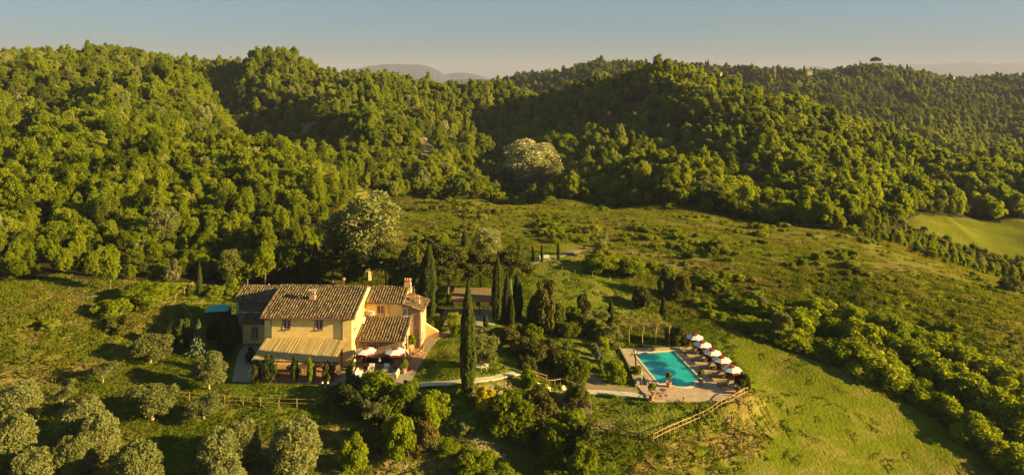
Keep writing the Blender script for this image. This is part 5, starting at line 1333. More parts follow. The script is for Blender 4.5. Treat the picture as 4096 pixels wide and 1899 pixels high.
MB().tube([(0, 0, 0), (0, 0, 2.1)], .07, 8).build('column', M['white'], t); MB().tube([(0, 0, 2.05), (.02, -.02, 2.25), (.2, -.05, 2.28), (.3, -.06, 2.15)], .03, 6).build('shower_head', M['white'], t)
for (x0, y0, x1, y1), lab in (((275, 760, 335, 835), 'low brown stone cheek wall on the gravel side of the deck steps'), ((430, 690, 520, 830), 'low brown stone cheek wall on the pool side of the deck steps')):
    a, b = P3(2480 + x0 / 4.593, 1360 + y0 / 4.593), P3(2480 + x1 / 4.593, 1360 + y1 / 4.593)
    t = thing('cheek_wall', a, lab, 'wall', 'stone cheek walls of the deck steps'); dl = b - a; n_ = 4
    for k in range(n_): MB().bar(dl * (k / n_) + Vector((0, 0, .25)), dl * ((k + .97) / n_) + Vector((0, 0, .25)), .38, .62 + .03 * (k % 2)).build('stone', M['stone'], t)
m = MB(); a = P3(2545, 1500)
t = thing('stone_steps', a, 'short flight of stone steps between the two cheek walls', 'steps')
for k in range(3): MB().box((.2, .4 * k, .08 + .14 * k), (1.2, .42, .16 + .28 * 0)).build('step', M['stone'], t)
t = thing('deck_light', P3(2733, 1606), 'small black bollard light on the lawn edge of the pool deck', 'bollard light')
MB().tube([(0, 0, -.2), (0, 0, .5)], .05, 8).build('post', M['iron'], t); MB().lathe([(.13, .5), (.13, .56)], 12).build('cap', M['iron'], t)
# pollarded bare trunk by the pool
p = P3(2545, 1470)
t = thing('bare_tree', p, 'dark bare pollarded tree with twisted stubs at the left edge of the pool', 'tree')
MB().tube([(0, 0, -.2), (-.05, 0, 1.0), (-.15, 0, 1.9)], [.17, .13, .15], 8).build('trunk', M['wood_dark'], t)
MB().tube([(-.15, 0, 1.85), (-.35, .1, 2.3), (-.3, .1, 2.9), (-.38, .1, 3.2)], [.11, .09, .07, .03], 6).tube([(-.15, 0, 1.8), (-.6, 0, 2.0), (-.95, -.1, 1.75), (-1.1, -.1, 1.9)], [.1, .08, .06, .03], 6).tube([(-.12, 0, 1.85), (.15, 0, 2.1), (.3, .1, 2.4)], [.09, .06, .03], 6).build('branches', M['wood_dark'], t)

# ------------------------------------------------------------------ fences
def fence(pxs, post_h, spacing, rails, label, rad=.045, rail_r=.035, n_posts=None, mat='pole', pts=None):
    pts = pts or [at(*p) for p in pxs]; t = thing('wooden_fence', pts[0], label, 'fence'); o0 = pts[0]
    if spacing:
        dense = []
        for a, b in zip(pts[:-1], pts[1:]):
            n = max(1, round((Vector((b.x, b.y)) - Vector((a.x, a.y))).length / spacing)); dense += [a.lerp(b, i / n) for i in range(n)]
        dense.append(pts[-1])
    else: dense = pts
    dense = [Vector((p.x, p.y, gz(p.x, p.y))) for p in dense]
    fr = random.Random(4)
    tops = []
    for p in dense:
        q = p - o0; h = post_h * fr.uniform(.96, 1.06)
        MB().tube([q - Vector((0, 0, .3)), q + Vector((fr.uniform(-.04, .04), fr.uniform(-.04, .04), h))], [rad, rad * .9], 6).build('post', M[mat], t)
    for r_ in rails:
        for a, b in zip(dense[:-1], dense[1:]): MB().tube([a - o0 + Vector((0, -rad, r_ * post_h)), b - o0 + Vector((0, -rad, r_ * post_h))], rail_r * fr.uniform(.85, 1.15), 5).build('rail', M[mat], t)
    return t
fence([(2614, 1769), (2680, 1736), (2746, 1708), (2778, 1692), (2849, 1657), (2921, 1619), (2990, 1580)], 1.1, .72, (.97, .5), 'chestnut log fence curving along the top of the straw bank below the pool deck', .05, .05)
fence([(537, 1590), (686, 1600), (757, 1606), (829, 1612), (900, 1618), (972, 1622), (1043, 1627), (1115, 1630), (1188, 1632), (1260, 1634), (1322, 1605)], 1.15, 0, (.97, .55), 'thin two-rail wooden fence across the grass below the house terrace', .04, .025)
fence([(2091, 1492), (2135, 1512), (2186, 1530)], 1.0, 1.3, (.95,), 'short orange pole handrail along the upper side of the garden steps')
fence([(2128, 1515), (2160, 1533), (2195, 1549), (2242, 1542), (2288, 1556), (2335, 1572)], 1.0, 1.2, (.95,), 'orange pole handrail zigzagging above the rock garden beside the gravel path')
fence([(772, 1150), (738, 1176), (702, 1204), (730, 1240), (765, 1284)], 1.0, 0, (.95,), 'zigzag pole fence climbing the slope beside the two small cypresses left of the house')
fence([(2388, 1718), (2451, 1708), (2507, 1743), (2560, 1752)], 1.1, 0, (.9, .5), 'dark post and rail gate fence at the foot of the pool lawn', .06, .04, mat='wood_dark')
fence([(2250, 1085), (2300, 1100), (2370, 1112), (2440, 1125), (2520, 1135)], 1.1, 2.6, (), 'row of thin wire fence stakes around the bramble thicket above the lawn', .035)
t0 = at(2310, 1652)
t = thing('plank_screen', t0, 'weathered grey board screen standing below the bronze bush near the garden steps', 'screen', rz=.03)
for k in range(13): MB().box((-1.55 + k * .255, random.uniform(-.015, .015), .55), (.235, .04, 1.45 + random.uniform(-.04, .04)), rx=R(-14)).build('plank', M['greyplank'], t)
for x in (-1.72, 1.72): MB().box((x, 0, .55), (.08, .1, 1.8)).build('post', M['wood'], t)

# ------------------------------------------------------------------ garden things
def lamp_post(px, py, h, label, double=False):
    t = thing('lamp_post', at(px, py), label, 'lamp post', 'iron garden lamp posts')
    MB().tube([(0, 0, -.3), (0, 0, h)], [.05, .03], 8).lathe([(.09, 0), (.06, .3)], 8).build('post', M['iron'], t)
    if double:
        for s in (-1, 1):
            MB().tube([(0, 0, h - .05), (s * .15, 0, h + .15), (s * .32, 0, h + .05), (s * .33, 0, h - .08)], .018, 5).build('arm', M['iron'], t); MB().lathe([(.05, h - .10), (.15, h - .30)], 10, (s * .33, 0, 0)).build('lamp_shade', M['white'], t)
    else: MB().lathe([(.06, h), (.22, h + .04), (.16, h + .16), (.03, h + .28)], 10).build('lamp_head', M['iron'], t)
lamp_post(2017, 1556, 2.7, 'single iron lamp post standing on the bare earth beside the pale path'); lamp_post(2235, 1514, 2.5, 'iron lamp post with two hanging shades beside the garden steps', True); lamp_post(2475, 1441, 2.0, 'slim iron lamp post by the far left corner of the pool deck'); lamp_post(1300, 1608, 2.6, 'iron lamp post with two hanging shades below the pergola terrace by the fence end', True)
bp_ = at(1921, 1470)
t = thing('tree_bench', bp_, 'white ornate round iron bench encircling the olive trunk on the lawn', 'bench')
MB().lathe([(.55, .44), (1.1, .44), (1.12, .48), (.55, .50)], 20, close=False).build('seat', M['white'], t)
MB().lathe([(.5, .48), (.46, .85), (.5, .87), (.54, .5)], 16, close=False).build('backrest', M['white'], t)
for k in range(8): a = k * math.pi / 4 + .2; MB().tube([(1.0 * math.cos(a), 1.0 * math.sin(a), .45), (.92 * math.cos(a), .92 * math.sin(a), .2), (1.05 * math.cos(a), 1.05 * math.sin(a), 0)], .04, 5).build('leg', M['white'], t)
def bench(px, py, rz, label):
    t = thing('park_bench', at(px, py), label, 'bench', rz=rz)
    MB().box((0, 0, .45), (2.0, .42, .07)).build('seat', M['white'], t); MB().box((0, .22, .75), (2.0, .05, .36)).build('backrest', M['white'], t)
    for x in (-.85, .85): MB().box((x, 0, .21), (.08, .4, .42)).build('leg', M['white'], t)
bench(2178, 1040, .1, 'white bench between two small cypresses where the lane reaches the upper lawn')
# carport with reed roof
gy = at(1890, 1262); cz0 = gy.z
t = thing('carport', (gy.x, gy.y, cz0), 'open carport with a flat straw roof behind the tall cypresses', 'carport')
w_, d_ = 7.0, 4.6
m = MB(); m.add([(-w_ / 2, 0, 2.45), (w_ / 2, 0, 2.45), (w_ / 2 - .2, d_, 3.0), (-w_ / 2 + .3, d_, 3.0), (-w_ / 2, 0, 2.33), (w_ / 2, 0, 2.33), (w_ / 2 - .2, d_, 2.88), (-w_ / 2 + .3, d_, 2.88)], [(0, 1, 2, 3), (7, 6, 5, 4), (0, 4, 5, 1), (1, 5, 6, 2), (2, 6, 7, 3), (3, 7, 4, 0)]); m.build('roof', M['thatch'], t)
for x in (-3.3, -1.1, 1.1, 3.3):
    MB().box((x, .15, 1.1), (.14, .14, 2.6)).build('post', M['wood_dark'], t); MB().box((x, d_ - .2, 1.3), (.14, .14, 3.0)).build('post', M['wood_dark'], t)
MB().box((0, .12, 2.27), (7.0, .12, .16)).build('beam', M['wood_dark'], t); MB().box((0, d_ - .1, 1.2), (6.8, .08, 2.6)).build('back_wall', M['wood_dark'], t)
# teal canopy left of the house
gp = at(872, 1290); 
t = thing('garden_gazebo', gp, 'small garden gazebo with a turquoise canvas roof in the shade left of the house', 'gazebo', rz=.15)
MB().add([(-1.7, -1.3, 2.1), (1.7, -1.3, 2.1), (1.7, 1.3, 2.1), (-1.7, 1.3, 2.1), (-.5, 0, 2.75), (.5, 0, 2.75)], [(0, 1, 5, 4), (1, 2, 5), (2, 3, 4, 5), (3, 0, 4), (3, 2, 1, 0)]).build('canopy', M['teal'], t)
for x in (-1.6, 1.6):
    for y in (-1.2, 1.2): MB().box((x, y, 1.0), (.08, .08, 2.2)).build('post', M['wood_dark'], t)
MB().box((0, 1.2, .9), (3.2, .05, 1.8)).build('back_panel', M['wood_dark'], t)
# vine pergola behind the pool
vp = at(2516, 1372); vq = at(2677, 1381)
t = thing('vine_pergola', vp, 'rustic pole pergola overgrown with young vines behind the pool', 'pergola')
ex = Vector((vq.x - vp.x, vq.y - vp.y, 0)); ey = Vector((-.9, 5.0, 0)); hz_ = 2.75
ends = []
for j in range(2):
    for i in range(4):
        q = ex * (i / 3) + ey * j; z0 = gz(vp.x + q.x, vp.y + q.y) - vp.z
        MB().tube([(q.x, q.y, z0 - .2), (q.x, q.y, hz_)], .075, 6).build('post', M['pole'], t)
    MB().tube([ey * j - ex * .06 + Vector((0, 0, hz_)), ey * j + ex * 1.06 + Vector((0, 0, hz_))], .06, 6).build('beam', M['pole'], t)
for i in range(4): MB().tube([ex * (i / 3) - ey * .08 + Vector((0, 0, hz_ + .06)), ex * (i / 3) + ey * 1.08 + Vector((0, 0, hz_ + .06))], .05, 6).build('beam', M['pole'], t)
vr = random.Random(8)
for k in range(22):
    f = k / 21; a = ey * (f * 1.06 - .03) + Vector((0, 0, hz_ + .13)); MB().tube([a - ex * vr.uniform(.02, .10), a + ex * .5 + Vector((0, vr.uniform(-.1, .1), .03)), a + ex * vr.uniform(1.0, 1.1)], vr.uniform(.018, .032), 5).build('cane', M['pole'], t)
rg_ = np.random.default_rng(4); nv = 900
A_ = rg_.uniform(-.03, 1.06, nv); B_ = rg_.uniform(-.05, 1.05, nv); kk = (fbm(A_ * 7, B_ * 5, 3, 2) > .48); A_, B_ = A_[kk], B_[kk]
P_ = np.stack([ex.x * A_ + ey.x * B_, ex.y * A_ + ey.y * B_, hz_ + .15 + rg_.uniform(-.25, .35, len(A_))], 1)
c = link('vine_leaves', leaf_mesh('vine_leaves', leaf_tris(P_, rand_unit(len(P_), rg_), .26, rg_), rg_, M['leaf_bright']), t); c['tint'] = .6; c['kind'] = 'stuff'
t = thing('log_pile', at(335, 1195), 'grey stack of cut branches lying in the rough grass below the wood', 'log pile')
lr = random.Random(6)
for k in range(14): MB().tube([(lr.uniform(-1.6, -.8), lr.uniform(-.6, .6), .1 + .05 * (k % 5)), (lr.uniform(.6, 1.6), lr.uniform(-.6, .6), .1 + .06 * (k % 4))], lr.uniform(.05, .09), 6).build('log', M['greyplank'], t)
rr = random.Random(9)
for (x, y), lab in (((2190, 1556), 'pale rock under the orange handrail, left one'), ((2250, 1552), 'pale rock under the orange handrail, right one'), ((2150, 1540), 'pale rock lying below the steps beside the round shrub')):
    rm_ = np.random.default_rng(int(x)); import bmesh
    bm = bmesh.new(); bmesh.ops.create_icosphere(bm, subdivisions=2, radius=.5)
    for v in bm.verts: v.co *= 1 + .35 * (rm_.uniform() - .5); v.co.z *= .7
    me = bpy.data.meshes.new('rock'); bm.to_mesh(me); bm.free(); o = link('rock', me, loc=at(x, y), mat=M['coping']); tag(o, lab, 'rock', 'rocks of the garden bank')
# ------------------------------------------------------------------ planted trees and shrubs, each a thing of its own
def grow(kind, px, py, hpx, wpx, label, cat=None, group=None, tint=.4, name=None, i=None, sink=0.06):
    """plant whose foot is seen at (px, py) and which looks hpx tall and wpx wide"""
    p = at(px, py); k = p.y / FPX; h, w = hpx * k, wpx * k
    base = {'cypress': (12.0, 2.0), 'pine': (10.0, 8.6), 'poplar': (12.5, 8.0), 'olive': (4.9, 4.8), 'olive_bush': (4.6, 4.8), 'blue_conifer': (1.0, 1.0), 'sparse': (3.7, 3.9), 'wood': (9.2, 6.9), 'umbrella_pine': (7.2, 7.4)}.get(kind, (1.0, 1.15))
    tree = kind in ('olive_bush', 'blue_conifer', 'cypress', 'pine', 'poplar', 'olive', 'sparse', 'wood', 'umbrella_pine')
    name = name or {'cypress': 'cypress', 'pine': 'pine_tree', 'poplar': 'poplar_tree', 'olive': 'olive_tree', 'blue_conifer': 'conifer_tree', 'sparse': 'fruit_tree', 'wood': 'broadleaf_tree', 'umbrella_pine': 'umbrella_pine'}.get(kind, 'garden_shrub')
    cat = cat or ('tree' if tree else 'shrub')
    return plant(kind, name, (p.x, p.y, p.z - sink), h / base[0], w / base[1], label, cat, group, tint, i, 'crown' if tree else 'foliage', 'trunk' if tree else 'stem')
CY = 'cypresses of the garden'
for a in [
    (1872, 1572, 445, 60, 'tall slim cypress standing alone in front of the lawn by the pale path'),
    (1714, 1275, 290, 78, 'broad dark cypress right behind the brick end of the house'),
    (1990, 1290, 272, 44, 'tallest cypress of the clump right of the carport'),
    (2029, 1295, 198, 38, 'second cypress of the clump right of the carport, blunt topped'),
    (2070, 1278, 190, 40, 'pointed cypress at the outer end of the clump right of the carport'),
    (2046, 1306, 124, 26, 'short cypress at the front of the clump right of the carport'),
    (1943, 1312, 60, 20, 'little cone shaped cypress in front of the carport yard'),
    (2444, 1288, 92, 25, 'small cypress behind the vine pergola on the left'),
    (2654, 1290, 106, 26, 'small cypress behind the vine pergola on the right'),
    (2077, 1030, 57, 11, 'young cypress farthest from the white bench on its left'),
    (2131, 1047, 71, 11, 'young cypress second to the left of the white bench'),
    (2168, 1047, 77, 12, 'young cypress directly beside the white bench'),
    (2233, 1036, 72, 12, 'young cypress right of the white bench beside the lane'),
    (797, 1182, 130, 22, 'slim cypress on the slope above the turquoise gazebo, the taller of two'),
    (755, 1186, 54, 16, 'small cypress on the slope above the turquoise gazebo, beside the pole fence'),
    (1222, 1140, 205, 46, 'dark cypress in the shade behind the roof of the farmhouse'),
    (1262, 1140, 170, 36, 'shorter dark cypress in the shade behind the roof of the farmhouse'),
    (1858, 985, 62, 26, 'small dark cypress rising behind the pines below the meadow'),
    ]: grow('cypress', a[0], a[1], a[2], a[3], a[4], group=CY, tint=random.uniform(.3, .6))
for a in [
    (1655, 1235, 265, 215, 'broad brownish pine directly behind the chimney of the house'),
    (1790, 1215, 245, 200, 'round topped pine between the broad cypress and the carport'),
    (1925, 1195, 215, 190, 'round dark pine shading the back of the carport'),
    (2045, 1185, 190, 190, 'olive green pine behind the pointed cypress clump'),
    (1545, 1170, 200, 170, 'dark pine behind the middle of the farmhouse roof'),
    ]: grow('pine', *a[:4], a[4], group='pines behind the house', tint=random.uniform(.3, .6))
for a in [
    (1475, 1120, 325, 310, 'tall silvery poplar catching the light behind the farmhouse', .28),
    (1375, 1120, 270, 230, 'greener poplar left of the tall silvery one', .05),
    (1950, 1060, 140, 140, 'pale topped poplar above the pines', .55),
    (2120, 762, 195, 270, 'big pale willow like poplar at the far edge of the meadow', .95),
    (2215, 765, 110, 120, 'lower pale poplar on the right flank of the big one at the meadow edge', .5),
    (1590, 715, 78, 75, 'pale rounded tree at the meadow edge under the second spur', .6),
    (1710, 712, 60, 62, 'small pale tree at the meadow edge, middle of three', .7),
    (1782, 722, 70, 85, 'pale tree at the meadow edge nearest the big pale poplar', .5),
    (1288, 668, 52, 60, 'small pale bush tree at the mouth of the dark gully', .9),
    (1385, 672, 46, 55, 'low pale tree on the edge between the wood and the meadow', .9),
    (2670, 800, 62, 80, 'greyish tree at the foot of the right hand hill, nearer the poplar', .3),
    (2840, 820, 95, 190, 'wide grey green tree at the foot of the right hand hill', .3),
    (2960, 840, 85, 150, 'grey green tree right of the wide one at the foot of the hill', .25),
    (3290, 892, 45, 62, 'small whitish blossoming tree at the dark foot of the wood', 1.0),
    (655, 985, 150, 150, 'silvery willow in the middle of the wooded slope left of the house', .1),
    (925, 1150, 145, 120, 'greyish feathery tree left of the roof ridge behind the gazebo', .0),
    ]: grow('poplar', *a[:4], a[4], tint=a[5], group='pale poplars and willows')
for a in [
    (602, 1447, 110, 170, 'twisted olive with several stems above the vegetable rows'),
    (410, 1534, 92, 115, 'thin olive on the dry bank at the left of the garden'),
    (252, 1628, 98, 105, 'thin olive nearest the big silvery olives on the left'),
    (836, 1555, 138, 150, 'lone olive with a stout trunk on the sunny grass left of the pergola'),
    (610, 1682, 165, 190, 'open crowned olive at the left end of the two-rail fence'),
    (815, 1676, 95, 150, 'low twin stemmed olive in front of the two-rail fence'),
    (1921, 1466, 140, 165, 'olive growing through the white round bench on the lawn'),
    ]: grow('olive' if a[3] > 120 else 'sparse', *a[:4], a[4], group='pruned olive trees', tint=random.uniform(.15, .4), name='olive_tree')
for a in [
    (70, 1690, 175, 190, 'big silvery olive at the left edge of the grove, farthest row'),
    (60, 1860, 215, 205, 'big silvery olive at the left edge of the grove, middle row'),
    (130, 1965, 180, 190, 'silvery olive cut by the lower left corner of the view'),
    (330, 1770, 190, 215, 'big silvery olive in the grove, largest of the middle pair'),
    (400, 1830, 190, 180, 'dense silvery olive overlapping its neighbour in the middle of the grove'),
    (300, 1900, 175, 190, 'silvery olive at the lower edge in front of the middle pair'),
    (545, 1960, 200, 225, 'silvery olive at the lower edge left of the dark gap'),
    (870, 1895, 190, 190, 'silvery olive left of the twin below the two-rail fence'),
    (965, 1850, 185, 170, 'silvery olive with feathery top below the two-rail fence'),
    (900, 1985, 150, 190, 'silvery olive cut by the lower edge below the two-rail fence'),
    (1178, 1890, 225, 235, 'broad silvery olive standing apart right of the grove'),
    ]: grow('olive_bush', a[0], a[1], a[2] * .88, a[3] * .9, a[4], name='olive_tree', group='olive grove below the fence', tint=random.uniform(.42, .75))
GS = 'garden shrubs'
for a in [  # kind, foot x, foot y, height, width, tint, label
    ('shrub_bright', 1513, 1605, 118, 135, .45, 'bright green rounded bush in front of the white lounge furniture'),
    ('shrub_dark', 1398, 1612, 92, 150, .35, 'dark evergreen bush at the right end of the two-rail fence'),
    ('shrub_dark', 1470, 1640, 90, 130, .45, 'dark bush below the bright rounded bush'),
    ('shrub', 1625, 1640, 110, 130, .25, 'tall mixed green shrub right of the bright rounded bush'),
    ('shrub', 1735, 1690, 125, 130, .55, 'light green shrub left of the tall lone cypress'),
    ('shrub', 1590, 1840, 185, 120, .40, 'tall leafy shrub tree in the shade below the terrace bushes'),
    ('shrub', 1415, 1890, 150, 105, .45, 'narrow leafy shrub tree at the lower edge right of the broad olive'),
    ('shrub_brown', 1700, 1800, 120, 100, .7, 'reddish brown shrub in the shade below the light green one'),
    ('broom', 1942, 1640, 92, 80, .65, 'yellow flowering broom right of the tall lone cypress'),
    ('shrub_bright', 1838, 1582, 48, 48, .6, 'small fresh green bush at the foot of the tall lone cypress'),
    ('shrub', 2050, 1745, 165, 185, .25, 'huge rounded bush in the middle of the lower bank, left half'),
    ('shrub_brown', 2145, 1735, 175, 150, .25, 'huge rounded bush in the middle of the lower bank, olive brown right half'),
    ('shrub', 2080, 1620, 60, 120, .35, 'low green bush on top of the bank above the huge rounded bushes'),
    ('shrub_bright', 2118, 1562, 75, 75, .4, 'round clipped bush beside the orange step handrail'),
    ('shrub_bright', 2110, 1510, 45, 50, .3, 'small round bush between the two orange handrails'),
    ('shrub_brown', 2312, 1625, 90, 95, .45, 'bronze leaved bush above the grey board screen'),
    ('shrub', 2215, 1850, 165, 120, .3, 'tall leafy shrub tree at the lower edge left of the bank corner'),
    ('shrub', 2290, 1770, 130, 130, .4, 'leafy shrub below the grey board screen'),
    ('shrub_dark', 2320, 1880, 190, 120, .6, 'dark shrub tree right at the foot of the pool lawn'),
    ('shrub', 2340, 1960, 180, 110, .3, 'shrub cut by the lower edge beneath the gate fence'),
    ('shrub_brown', 2030, 1375, 70, 110, .35, 'bronze topped hedge nearest the carport yard'),
    ('shrub_brown', 2085, 1420, 65, 115, .45, 'bronze topped hedge in the middle of the diagonal row'),
    ('shrub', 2070, 1350, 55, 100, .2, 'dark green hedge block behind the bronze diagonal row'),
    ('shrub', 2125, 1375, 75, 105, .2, 'dark green rounded hedge under the cypress clump'),
    ('shrub_brown', 2140, 1455, 85, 110, .3, 'bronze hedge at the lower end of the diagonal row'),
    ('shrub_dark', 2110, 1480, 60, 80, .6, 'green hedge block just above the orange handrails'),
    ('shrub_brown', 2225, 1470, 85, 105, .2, 'bronze bush left of the big rounded one near the double lamp'),
    ('shrub', 2300, 1530, 105, 130, .15, 'big rounded dark bush beside the gravel path'),
    ('shrub', 2260, 1500, 90, 110, .3, 'leafy bush behind the double lamp post'),
    ('shrub_brown', 2190, 1410, 60, 90, .4, 'bronze bush between the hedges and the sunny lawn strip'),
    ('shrub_brown', 2178, 1320, 215, 105, .45, 'tall brown topped conifer behind the hedges'),
    ('shrub_brown', 2150, 1300, 130, 100, .15, 'grey green conifer in front of the tall brown one'),
    ('shrub', 2225, 1320, 120, 80, .1, 'dark bushy tree right of the tall brown conifer'),
    ('shrub_dark', 2333, 1262, 85, 66, .5, 'dark rounded tree on the upper lawn'),
    ('shrub', 2292, 1290, 72, 66, .2, 'dark bush left of the rounded tree on the upper lawn'),
    ('shrub_brown', 2330, 1335, 70, 90, .35, 'greyish bush between the upper lawn and the fruit trees'),
    ('shrub', 2380, 1350, 80, 70, .3, 'green bush left of the fruit tree by the vine pergola'),
    ('shrub', 2270, 1345, 60, 100, .15, 'dark hedge along the top of the sunny lawn strip'),
    ('shrub', 2410, 1400, 50, 60, .6, 'small lit bush beside the gravelled terrace wall'),
    ('lavender', 2385, 1425, 48, 40, .4, 'grey blue lavender bush, topmost of the row beside the sunny lawn strip'),
    ('lavender', 2398, 1450, 42, 42, .5, 'grey blue lavender bush, lowest of the row beside the sunny lawn strip'),
    ('lavender', 2265, 1395, 30, 30, .5, 'grey green lavender tuft above the bronze bushes'),
    ('shrub', 2462, 1530, 85, 92, .35, 'rounded leafy bush on the lawn between the gravel path and the pool'),
    ('shrub', 2420, 1490, 50, 60, .5, 'small bush behind the rounded leafy one left of the pool'),
    ('shrub', 2545, 1495, 34, 60, .3, 'low plants around the bare pollarded tree'),
    ('shrub', 2580, 1512, 36, 40, .5, 'small clump beside the outdoor shower'),
    ('shrub_brown', 2450, 1395, 28, 45, .6, 'low bronze bush at the far left corner of the deck'),
    ('shrub_dark', 2745, 1375, 46, 70, .5, 'dark hedge behind the farthest parasol'),
    ('shrub_brown', 2715, 1372, 72, 85, .4, 'reedy brown thicket right of the vine pergola'),
    ('shrub_pale', 2680, 1365, 62, 50, .1, 'pale stemmed thicket at the right post of the vine pergola'),
    ('shrub_dark', 2812, 1418, 34, 50, .5, 'dark hedge behind the loungers, farthest bush'),
    ('shrub_dark', 2848, 1448, 36, 55, .4, 'dark hedge behind the loungers, second bush'),
    ('shrub_dark', 2888, 1482, 40, 60, .5, 'dark hedge behind the loungers, third bush'),
    ('shrub_dark', 2930, 1515, 46, 60, .4, 'dark hedge behind the loungers, fourth bush'),
    ('shrub_dark', 2968, 1555, 66, 70, .5, 'dark hedge behind the loungers, biggest bush by the log fence'),
    ('shrub_bright', 1740, 1318, 55, 85, .5, 'bright bush between the broad cypress and the brick buttress'),
    ('shrub_bright', 1690, 1300, 35, 50, .3, 'small bush at the foot of the broad cypress'),
    ('shrub_pale', 1940, 1345, 35, 70, .2, 'greyish low bush in front of the little cone cypress'),
    ('shrub', 1830, 1345, 50, 60, .3, 'bush at the corner of the gravel yard'),
    ('shrub_red', 2085, 1455, 36, 30, .6, 'small wine red bush at the edge of the lawn'),
    ('shrub_dark', 920, 1415, 150, 105, .3, 'big dark evergreen in the shade left of the yellow annex'),
    ('shrub_dark', 870, 1360, 80, 90, .2, 'dark evergreen below the turquoise gazebo'),
    ('shrub_dark', 735, 1400, 120, 80, .55, 'dark citrus like tree left of the blue conifer'),
    ('shrub_dark', 690, 1395, 100, 70, .5, 'dark citrus like tree nearest the twisted olive'),
    ('blue_conifer', 795, 1420, 140, 80, .45, 'bluish young conifer beside the lone sunny olive'),
    ('shrub', 850, 1450, 45, 60, .25, 'shaded herb bush at the edge of the gravel terrace'),
    ('shrub_dark', 1002, 1450, 60, 50, .2, 'shaded climbing plant on the low wall near the gravel'),
    ('shrub', 560, 1225, 85, 220, .35, 'thick bramble hedge below the small cypresses on the left slope'),
    ('shrub', 450, 1270, 75, 150, .45, 'bramble hedge on the rough slope, left end'),
    ('shrub', 660, 1190, 60, 120, .5, 'bramble hedge below the edge of the wood'),
    ('shrub_brown', 480, 1320, 60, 130, .35, 'dry brownish thicket on the rough slope'),
    ('shrub_bright', 860, 1190, 50, 70, .5, 'fresh green bush above the turquoise gazebo, left one'),
    ('shrub_bright', 925, 1180, 58, 80, .5, 'fresh green bush above the turquoise gazebo, right one'),
    ('blossom', 690, 1130, 90, 70, .3, 'white blossoming shrub at the edge of the wood above the pole fence'),
    ('blossom', 850, 1110, 70, 60, .15, 'whitish blossoming shrub at the edge of the wood behind the slim cypress'),
    ('blossom', 335, 935, 45, 60, .3, 'white blossoming hawthorn in the wood on the left slope'),
    ('shrub', 1560, 1690, 95, 120, .15, 'shaded shrub filling the hollow between the terrace bushes and the twiggy tree'),
    ('shrub_dark', 1660, 1730, 85, 110, .5, 'dark shrub behind the reddish brown one in the shade'),
    ('shrub_brown', 1490, 1800, 90, 120, .3, 'dull olive shrub between the two narrow shrub trees at the lower edge'),
    ('shrub', 1780, 1800, 45, 110, .5, 'low weedy bush on the sunny patch of the lower bank'),
    ('shrub_pale', 1860, 1720, 40, 90, .1, 'pale dry weeds on the shaded bank below the broom'),
    ('shrub', 1900, 1880, 70, 150, .45, 'spreading bright bush at the lower edge of the bank'),
    ('shrub', 2010, 1940, 75, 150, .5, 'spreading bush cut by the lower edge under the huge rounded bushes'),
    ('shrub', 2230, 1800, 110, 100, .2, 'green shrub between the huge rounded bushes and the grey board screen'),
    ('shrub', 2400, 1085, 70, 160, .45, 'bramble thicket beside the lane, left part'),
    ('shrub', 2520, 1100, 70, 150, .35, 'bramble thicket beside the lane, right part'),
    ('shrub_pale', 2535, 1105, 45, 60, .6, 'dry pale reed clump at the fenced bramble thicket'),
    ('shrub_dark', 2660, 1190, 110, 75, .6, 'dark rounded tree at the top right of the upper lawn'),
    ('shrub_brown', 2725, 1200, 110, 80, .4, 'brownish tree beside the dark rounded one at the upper lawn'),
    ('shrub_dark', 2570, 1228, 80, 95, .5, 'dark bush casting a shadow across the upper lawn'),
    ('shrub_pale', 3040, 1235, 60, 60, .3, 'pale reedy clump in the hedgerow, upper one'),
    ('shrub_pale', 3130, 1350, 110, 90, .1, 'pale reedy clump in the hedgerow beside the mown field'),
    ('blossom', 4040, 1165, 55, 100, .15, 'whitish blossoming bushes at the right edge of the meadow'),
    ]:
    k, x, y, h, w, tn_, lab = a
    if h < 1: continue
    if k == 'shrub_red': 
        o = grow('shrub_brown', x, y, h, w, lab, group=GS, tint=tn_)
        f = [c for c in o.children if c.name.startswith('foliage')][0]; f.data = f.data.copy(); f.data.materials.clear(); f.data.materials.append(M['leaf_red'])
    else: grow(k, x, y, h, w * (1.18 if 1590 < y and 1350 < x < 2350 else 1.0), lab, group=GS, tint=tn_)
for a in [
    ('wood', 1815, 1325, 92, 82, .75, 'small sunlit broadleaf tree in front of the gravel yard'),
    ('sparse', 2449, 1382, 92, 95, .4, 'gnarled fruit tree left of the vine pergola'),
    ('sparse', 2345, 1330, 85, 90, .5, 'bare limbed fruit tree above the sunny lawn strip'),
    ('sparse', 2400, 1310, 80, 80, .3, 'pale fruit tree behind the gnarled one by the vine pergola'),
    ('sparse', 1513, 1710, 125, 140, .3, 'twiggy half bare tree below the bright rounded bush'),
    ('sparse', 2405, 1040, 105, 55, .7, 'thin young poplar rising from the bramble thicket'),
    ('wood', 440, 1165, 190, 110, .5, 'leaning pale trunked tree at the front edge of the wood'),
    ('wood', 1060, 1150, 170, 130, .55, 'sunlit broadleaf tree touching the left end of the farmhouse ridge'),
    ('wood', 990, 1145, 150, 120, .4, 'broadleaf tree behind the grey brick annex'),
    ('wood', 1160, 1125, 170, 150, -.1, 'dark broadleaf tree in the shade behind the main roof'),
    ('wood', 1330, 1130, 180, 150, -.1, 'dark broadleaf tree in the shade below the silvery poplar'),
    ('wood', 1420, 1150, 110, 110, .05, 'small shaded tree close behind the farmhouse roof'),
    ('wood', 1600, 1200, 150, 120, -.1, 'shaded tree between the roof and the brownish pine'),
    ]: grow(a[0], *a[1:5], a[6], tint=a[5], group='single garden trees')
